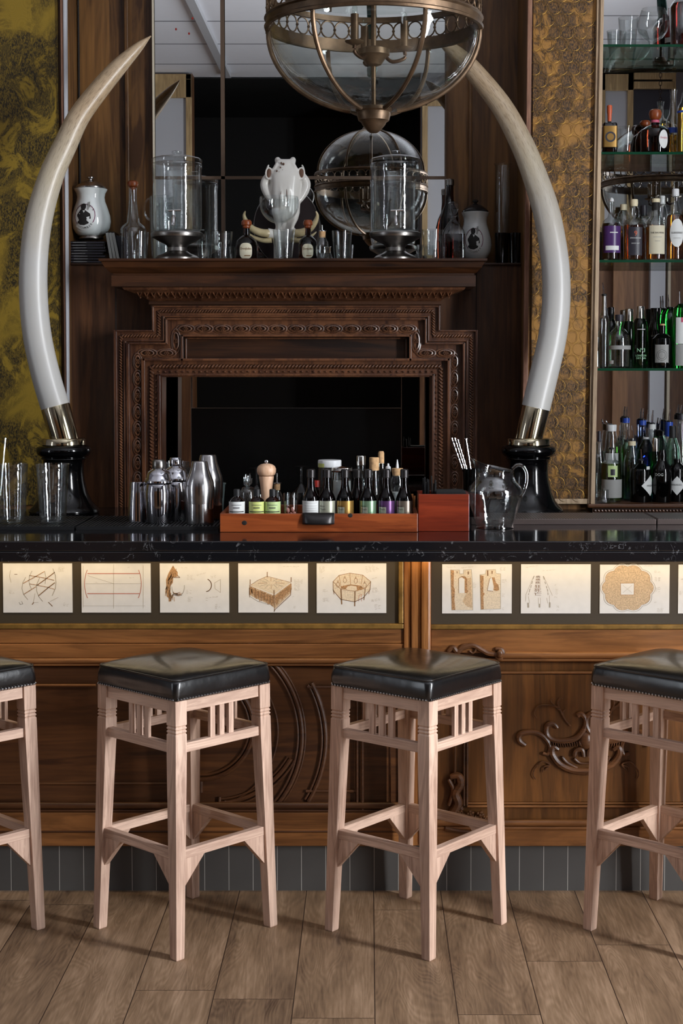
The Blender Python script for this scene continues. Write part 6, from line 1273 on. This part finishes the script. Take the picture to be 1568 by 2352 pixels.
T_ = bot('whisky_bottle', 'whisky bottle with large cream label and black neck foil', 2, 1505, A_, [(23, 0), (24, 522), (22, 508), (14, 500), (12, 490), (9, 482)], 'glass', ('text_black', [(9.5, 484), (9, 470), (8.5, 466)]), 'liq_whisky', 524, [('label_cream', 24.2, 520, 585, 46)]); T_.part('cap_top', 'cream', [(9, 466), (9.5, 464), (9.5, 458), (8, 457)], 20); T_.text('THE BALVENIE', 'text_black', 24.8, 537, 3.8); T_.label('print_line', 'label_grey', 24.6, 546, 547, 24); T_.label('print_line', 'label_grey', 24.6, 555, 556, 14)
bot('clear_bottle', 'clear bottle with a bluish neck label behind the cream-labelled whisky', 2, 1519, R_, [(14, 0), (15, 505), (10, 480), (7, 470), (7, 455)], 'glass', ('label_white', [(7, 470), (7, 453), (6, 451)]))
T_ = bot('whisky_bottle', 'whisky bottle with a white oval label', 2, 1550, A_, [(21, 0), (22, 505), (20, 495), (12, 490), (11, 480), (8, 470), (8, 450)], 'glass', ('white_plastic', [(8, 452), (8, 437), (7, 435)]), 'liq_whisky', 496); oval_patch(T_, 'oval_label', 'label_white', 22.4, 537, 17, 32); T_.text('GLENGRANT', 'text_black', 22.9, 537, 4.4, 0, None, .8); T_.label('print_line', 'label_grey', 22.7, 548, 549, 22)
# fourth shelf: gin
bot('clear_bottle', 'tall clear bottle with a pourer against the pale frame edge', 3, 1386, A_+.005, [(12, 0), (12.5, 740), (11, 728), (6, 715), (5, 680)], 'glass', ('ivory_metal', [(5.5, 725), (5, 680), (4.5, 676)]), None, None, None, (), True, (1384, 676, 1382, 650))
bot('dark_bottle', 'dark bottle with a black cap tucked behind the clear gin bottle', 3, 1402, R_, [(15, 0), (16, 755), (12, 742), (7, 732)], 'glass_brown', ('black_gloss', [(7.5, 740), (7.5, 708), (7, 706)]), shell=False)
bot('gin_bottle', 'clear gin bottle with a frosted band and black cap', 3, 1421, A_, [(25, 0), (26.5, 785), (25, 770), (18, 760), (10, 753), (9, 748), (9, 735)], 'glass', ('label_dark', [(9, 738), (9.5, 732), (9.5, 725), (9, 723)]), 'liq_clear', 770, [('label_grey', 26.7, 794, 803, 70), ('label_white', 26.7, 828, 836, 12, -48)])
bot('silver_capped_bottle', 'green bottle with a silver cap behind the frosted-band gin', 3, 1443, R_, [(16, 0), (17, 770), (16, 755), (10, 740), (9, 730)], 'glass_dkgreen', ('ivory_metal', [(10, 738), (10, 712), (9, 710)]), shell=False)
T_ = bot('gin_bottle', 'dark green gin bottle lettered No3 with a silver cap', 3, 1469, A_, [(17, 0), (17.5, 760), (17, 745), (13, 735), (9, 730)], 'glass_dkgreen', ('ivory_metal', [(10.5, 733), (9, 722), (9, 706), (8, 704)]), shell=False)
T_.text('Nº3', 'text_green', 18, 805, 9.5, 0); T_.text('LONDON', 'text_green', 18, 817, 4.6); T_.text('DRY GIN', 'text_green', 18, 823, 4.4); T_.label('print_line', 'label_grey', 17.8, 756, 758, 30)
T_ = bot('tall_dark_bottle', 'tall near-black bottle behind the grey-labelled one', 3, 1504, R_, [(15, 0), (16, 765), (15, 752), (11, 742), (11, 735)], 'black_gloss', ('black_gloss', [(11, 738), (11.5, 710), (11, 708)]), shell=False); T_.text('BOTANIST', 'label_grey', 16.4, 772, 4)
T_ = bot('apothecary_bottle', 'dark apothecary bottle with a square grey label and cork', 3, 1520, A_, [(22, 0), (23, 792), (22, 778), (14, 769), (8, 766), (8, 748)], 'black_gloss', ('cork', [(6, 750), (6, 745), (5, 744)]), None, None, [('label_grey', 23.2, 792, 833, 40, -12)], shell=False)
b = B(); 
for rr_ in (12, 8): b.sweep([((23.6*T_.m)*math.sin(-.2+rr_*T_.m*math.cos(u*PI/10)/(23.6*T_.m)), -(23.6*T_.m)*math.cos(-.2+rr_*T_.m*math.cos(u*PI/10)/(23.6*T_.m)), T_.h(816)+rr_*T_.m*math.sin(u*PI/10)) for u in range(20)], .0005, 4, closed=True)
b.build('label_ring', 'text_black', T_.t)
bot('green_gin_bottle', 'bright green gin bottle with pourer behind the apothecary bottle', 3, 1537, R_+.003, [(18, 0), (19, 740), (17, 722), (10, 712), (8, 706)], 'glass_green', None, None, None, None, (), False, (1533, 706, 1532, 677))
T_ = bot('green_gin_bottle', 'bright green gin bottle with a white label at the cut-off end', 3, 1564, A_, [(21, 0), (22, 725), (19, 708), (9, 700), (8, 698)], 'glass_green', None, None, None, [('label_white', 22.2, 730, 790, 45), ('label_grey', 22.2, 791, 840, 45)], (), False, (1560, 698, 1559, 670)); T_.label('seal', 'label_pink', 22.6, 730, 741, 14)
# cabinet floor
T_ = bot('bell_glass', 'small bell-shaped glass funnel at the cabinet corner', 4, 1386, 5.61, [(17, 0), (16, 1150), (12, 1140), (12, 1124)], 'glass', cat='glass'); T_.part('stem', 'glass', [(6, 1152), (2, 1140), (2, 1115)], 16)
FR, MD, BK = 5.66, 5.742, 5.81
T_ = bot('gin_bottle', 'green-tinted gin bottle with a grey lower label behind the bell glass', 4, 1403, FR, [(23, 0), (24, 1072), (22, 1062), (11, 1056), (9, 1045), (9, 1032)], 'glass', None, 'liq_green', 1064, [('label_grey', 24.2, 1100, 1142, 70), ('label_green', 24.3, 1068, 1094, 26)], (), True, (1402, 1028, 1406, 1001)); T_.label('emblem', 'label_dark', 24.6, 1076, 1090, 12)
bot('clear_bottle', 'clear bottle slanting shouldered against the pale frame edge', 4, 1375, MD+.03, [(13, 0), (14, 1060), (8, 1030), (6, 1014)], 'glass', ('label_dark', [(5, 1014), (4, 990)]))
bot('soda_bottle', 'clear bottle with a white cap printed with a red line', 4, 1403, BK, [(16, 0), (17, 1040), (12, 1000), (10, 990)], 'glass', ('white_plastic', [(11, 990), (12, 977), (11, 975)]), None, None, [('label_white', 17.1, 1000+40, 1090, 60)], (), True, (1392, 975, 1389, 964))
bot('square_green_bottle', 'pale green bottle with black pourer collar behind the conical one', 4, 1438, 5.785, [(12, 0), (13, 1040), (14, 1025), (8, 1018), (7, 1010)], 'glass_pale', None, 'liq_green', 1030, None, (), True, (1438, 1010, 1437, 980))
bot('conical_bottle', 'clear conical-shouldered bottle with a cream neck band', 4, 1450, 5.735, [(18, 0), (19, 1062), (15, 1044), (9, 1024), (8, 1006)], 'glass', ('cream', [(9, 1023), (9, 1014), (8, 1013)]), 'liq_clear', 1060, None, (), True, (1453, 1008, 1450, 977))
T_ = bot('black_apothecary_bottle', 'black apothecary gin bottle with a white diamond label pointing outward', 4, 1471, FR, [(24, 0), (25, 1082), (23, 1076), (14, 1070), (7, 1064), (7, 1058)], 'black_gloss', None, None, None, None, (), False, (1472, 1055, 1471, 1032))
def diamond(T_, R0, yc, w_, h_, ang, x_lo=-1e9, x_hi=1e9):
    b = B(); vs = []; R1 = R0*T_.m; n = 10
    cols = [-w_+2*w_*i/n for i in range(n+1)]
    for x in cols:
        hh_ = h_*(1-abs(x)/w_)
        for s_ in (-1, 1): a = -PI/2+math.radians(ang)+x*T_.m/R1; vs.append((R1*math.cos(a), R1*math.sin(a), T_.h(yc)+s_*max(hh_, .05)*T_.m))
    b.add(vs, [(2*i, 2*i+1, 2*i+3, 2*i+2) for i in range(n)]); b.build('diamond_label', 'label_white', T_.t)
diamond(T_, 25.4, 1114, 24, 24, 48); T_.text("HENDRICK'S", 'text_black', 26, 1114, 4.2, 52, None, .85); T_.label('seal_strip', 'label_white', 23.2, 1070, 1077, 12, 35)
T_ = bot('black_round_bottle', 'glossy black bottle lettered DOG between two diamond-labelled bottles', 4, 1520, FR-.01, [(22, 0), (22.5, 1085), (20, 1072), (13, 1062), (10, 1054), (11, 1046), (9, 1038), (8, 1033)], 'black_gloss', None, None, None, None, (), False); T_.text('DOG', 'text_white', 23, 1089, 6.5, -28)
T_ = bot('black_apothecary_bottle', 'black apothecary bottle partly hidden beside the DOG bottle', 4, 1554, FR+.02, [(19, 0), (20, 1078), (16, 1070), (8, 1062), (7, 1054)], 'black_gloss', None, None, None, None, (), False); diamond(T_, 20.4, 1114, 20, 22, -10); T_.text("HENDRICK'S", 'text_black', 21, 1112, 4, -14, None, .8)
T_ = bot('clear_bottle', 'clear bottle with amber dregs at the cut-off cabinet end', 4, 1588, FR, [(18, 0), (19, 1060), (14, 1035), (8, 1025)], 'glass', None, 'liq_gold', 1148)
specs = [('blue_collar_bottle', 'tall clear bottle with blue collar at the back row, beside the white-capped one', 1436, 5.835, 'glass', 'label_blue', 1000-28, 957, 934), ('blue_label_bottle', 'tall clear bottle with a blue-lettered neck at the back', 1474, 5.835, 'glass_blue', 'label_blue', 985-15, 962, 938),
         ('clear_pourer_bottle', 'tall clear bottle with twin-looking silver spout at the back', 1496, 5.812, 'glass', 'label_white', 975, 971, 942), ('green_pourer_bottle', 'green bottle with black collar behind the DOG bottle', 1513, 5.835, 'glass_green', 'black_gloss', 998, 988, 960),
         ('bright_blue_bottle', 'tall bottle with a bright blue label in the back row', 1535, 5.80, 'glass', 'label_blue', 968, 966, 940), ('dark_pourer_bottle', 'dark-collared tall bottle at the cut-off end of the back row', 1562, 5.83, 'glass', 'label_dark', 955, 950, 930)]
for nm, lb, cx_, D, gm, cm, yc_, yp, yt in specs:
    bot(nm, lb, 4, cx_, D, [(12, 0), (13, 1030), (11, 1010), (8, 1000), (8, yp+2)], gm, None, None, None, [(cm, 8.3 if nm != 'bright_blue_bottle' else 8.4, yp+3, yp+(36 if nm == 'bright_blue_bottle' else 14), 170)], (), gm == 'glass', (cx_, yp, cx_+2, yt))
bot('round_blue_bottle', 'round pale blue bottle behind the black apothecary bottle', 4, 1482, 5.765, [(12, 0), (18, 1100), (20, 1060), (17, 1030), (9, 1012), (7, 1006)], 'glass_blue', ('white_plastic', [(8, 1010), (7, 1004)]), shell=False)
bot('silver_topped_bottle', 'small green bottle with a tall silver cap behind the DOG bottle shoulder', 4, 1504, 5.722, [(10, 0), (10, 1080), (11, 1055), (8, 1036)], 'glass_green', ('ivory_metal', [(8.5, 1036), (8.5, 1008), (7, 1005)]), shell=False)
bot('clear_globe_bottle', 'clear round-shouldered bottle behind the DOG bottle', 4, 1543, 5.745, [(17, 0), (19, 1060), (17, 1030), (12, 1015), (9, 1005)], 'glass_pale', ('rubber', [(8, 1006), (8, 980), (7, 978)]))
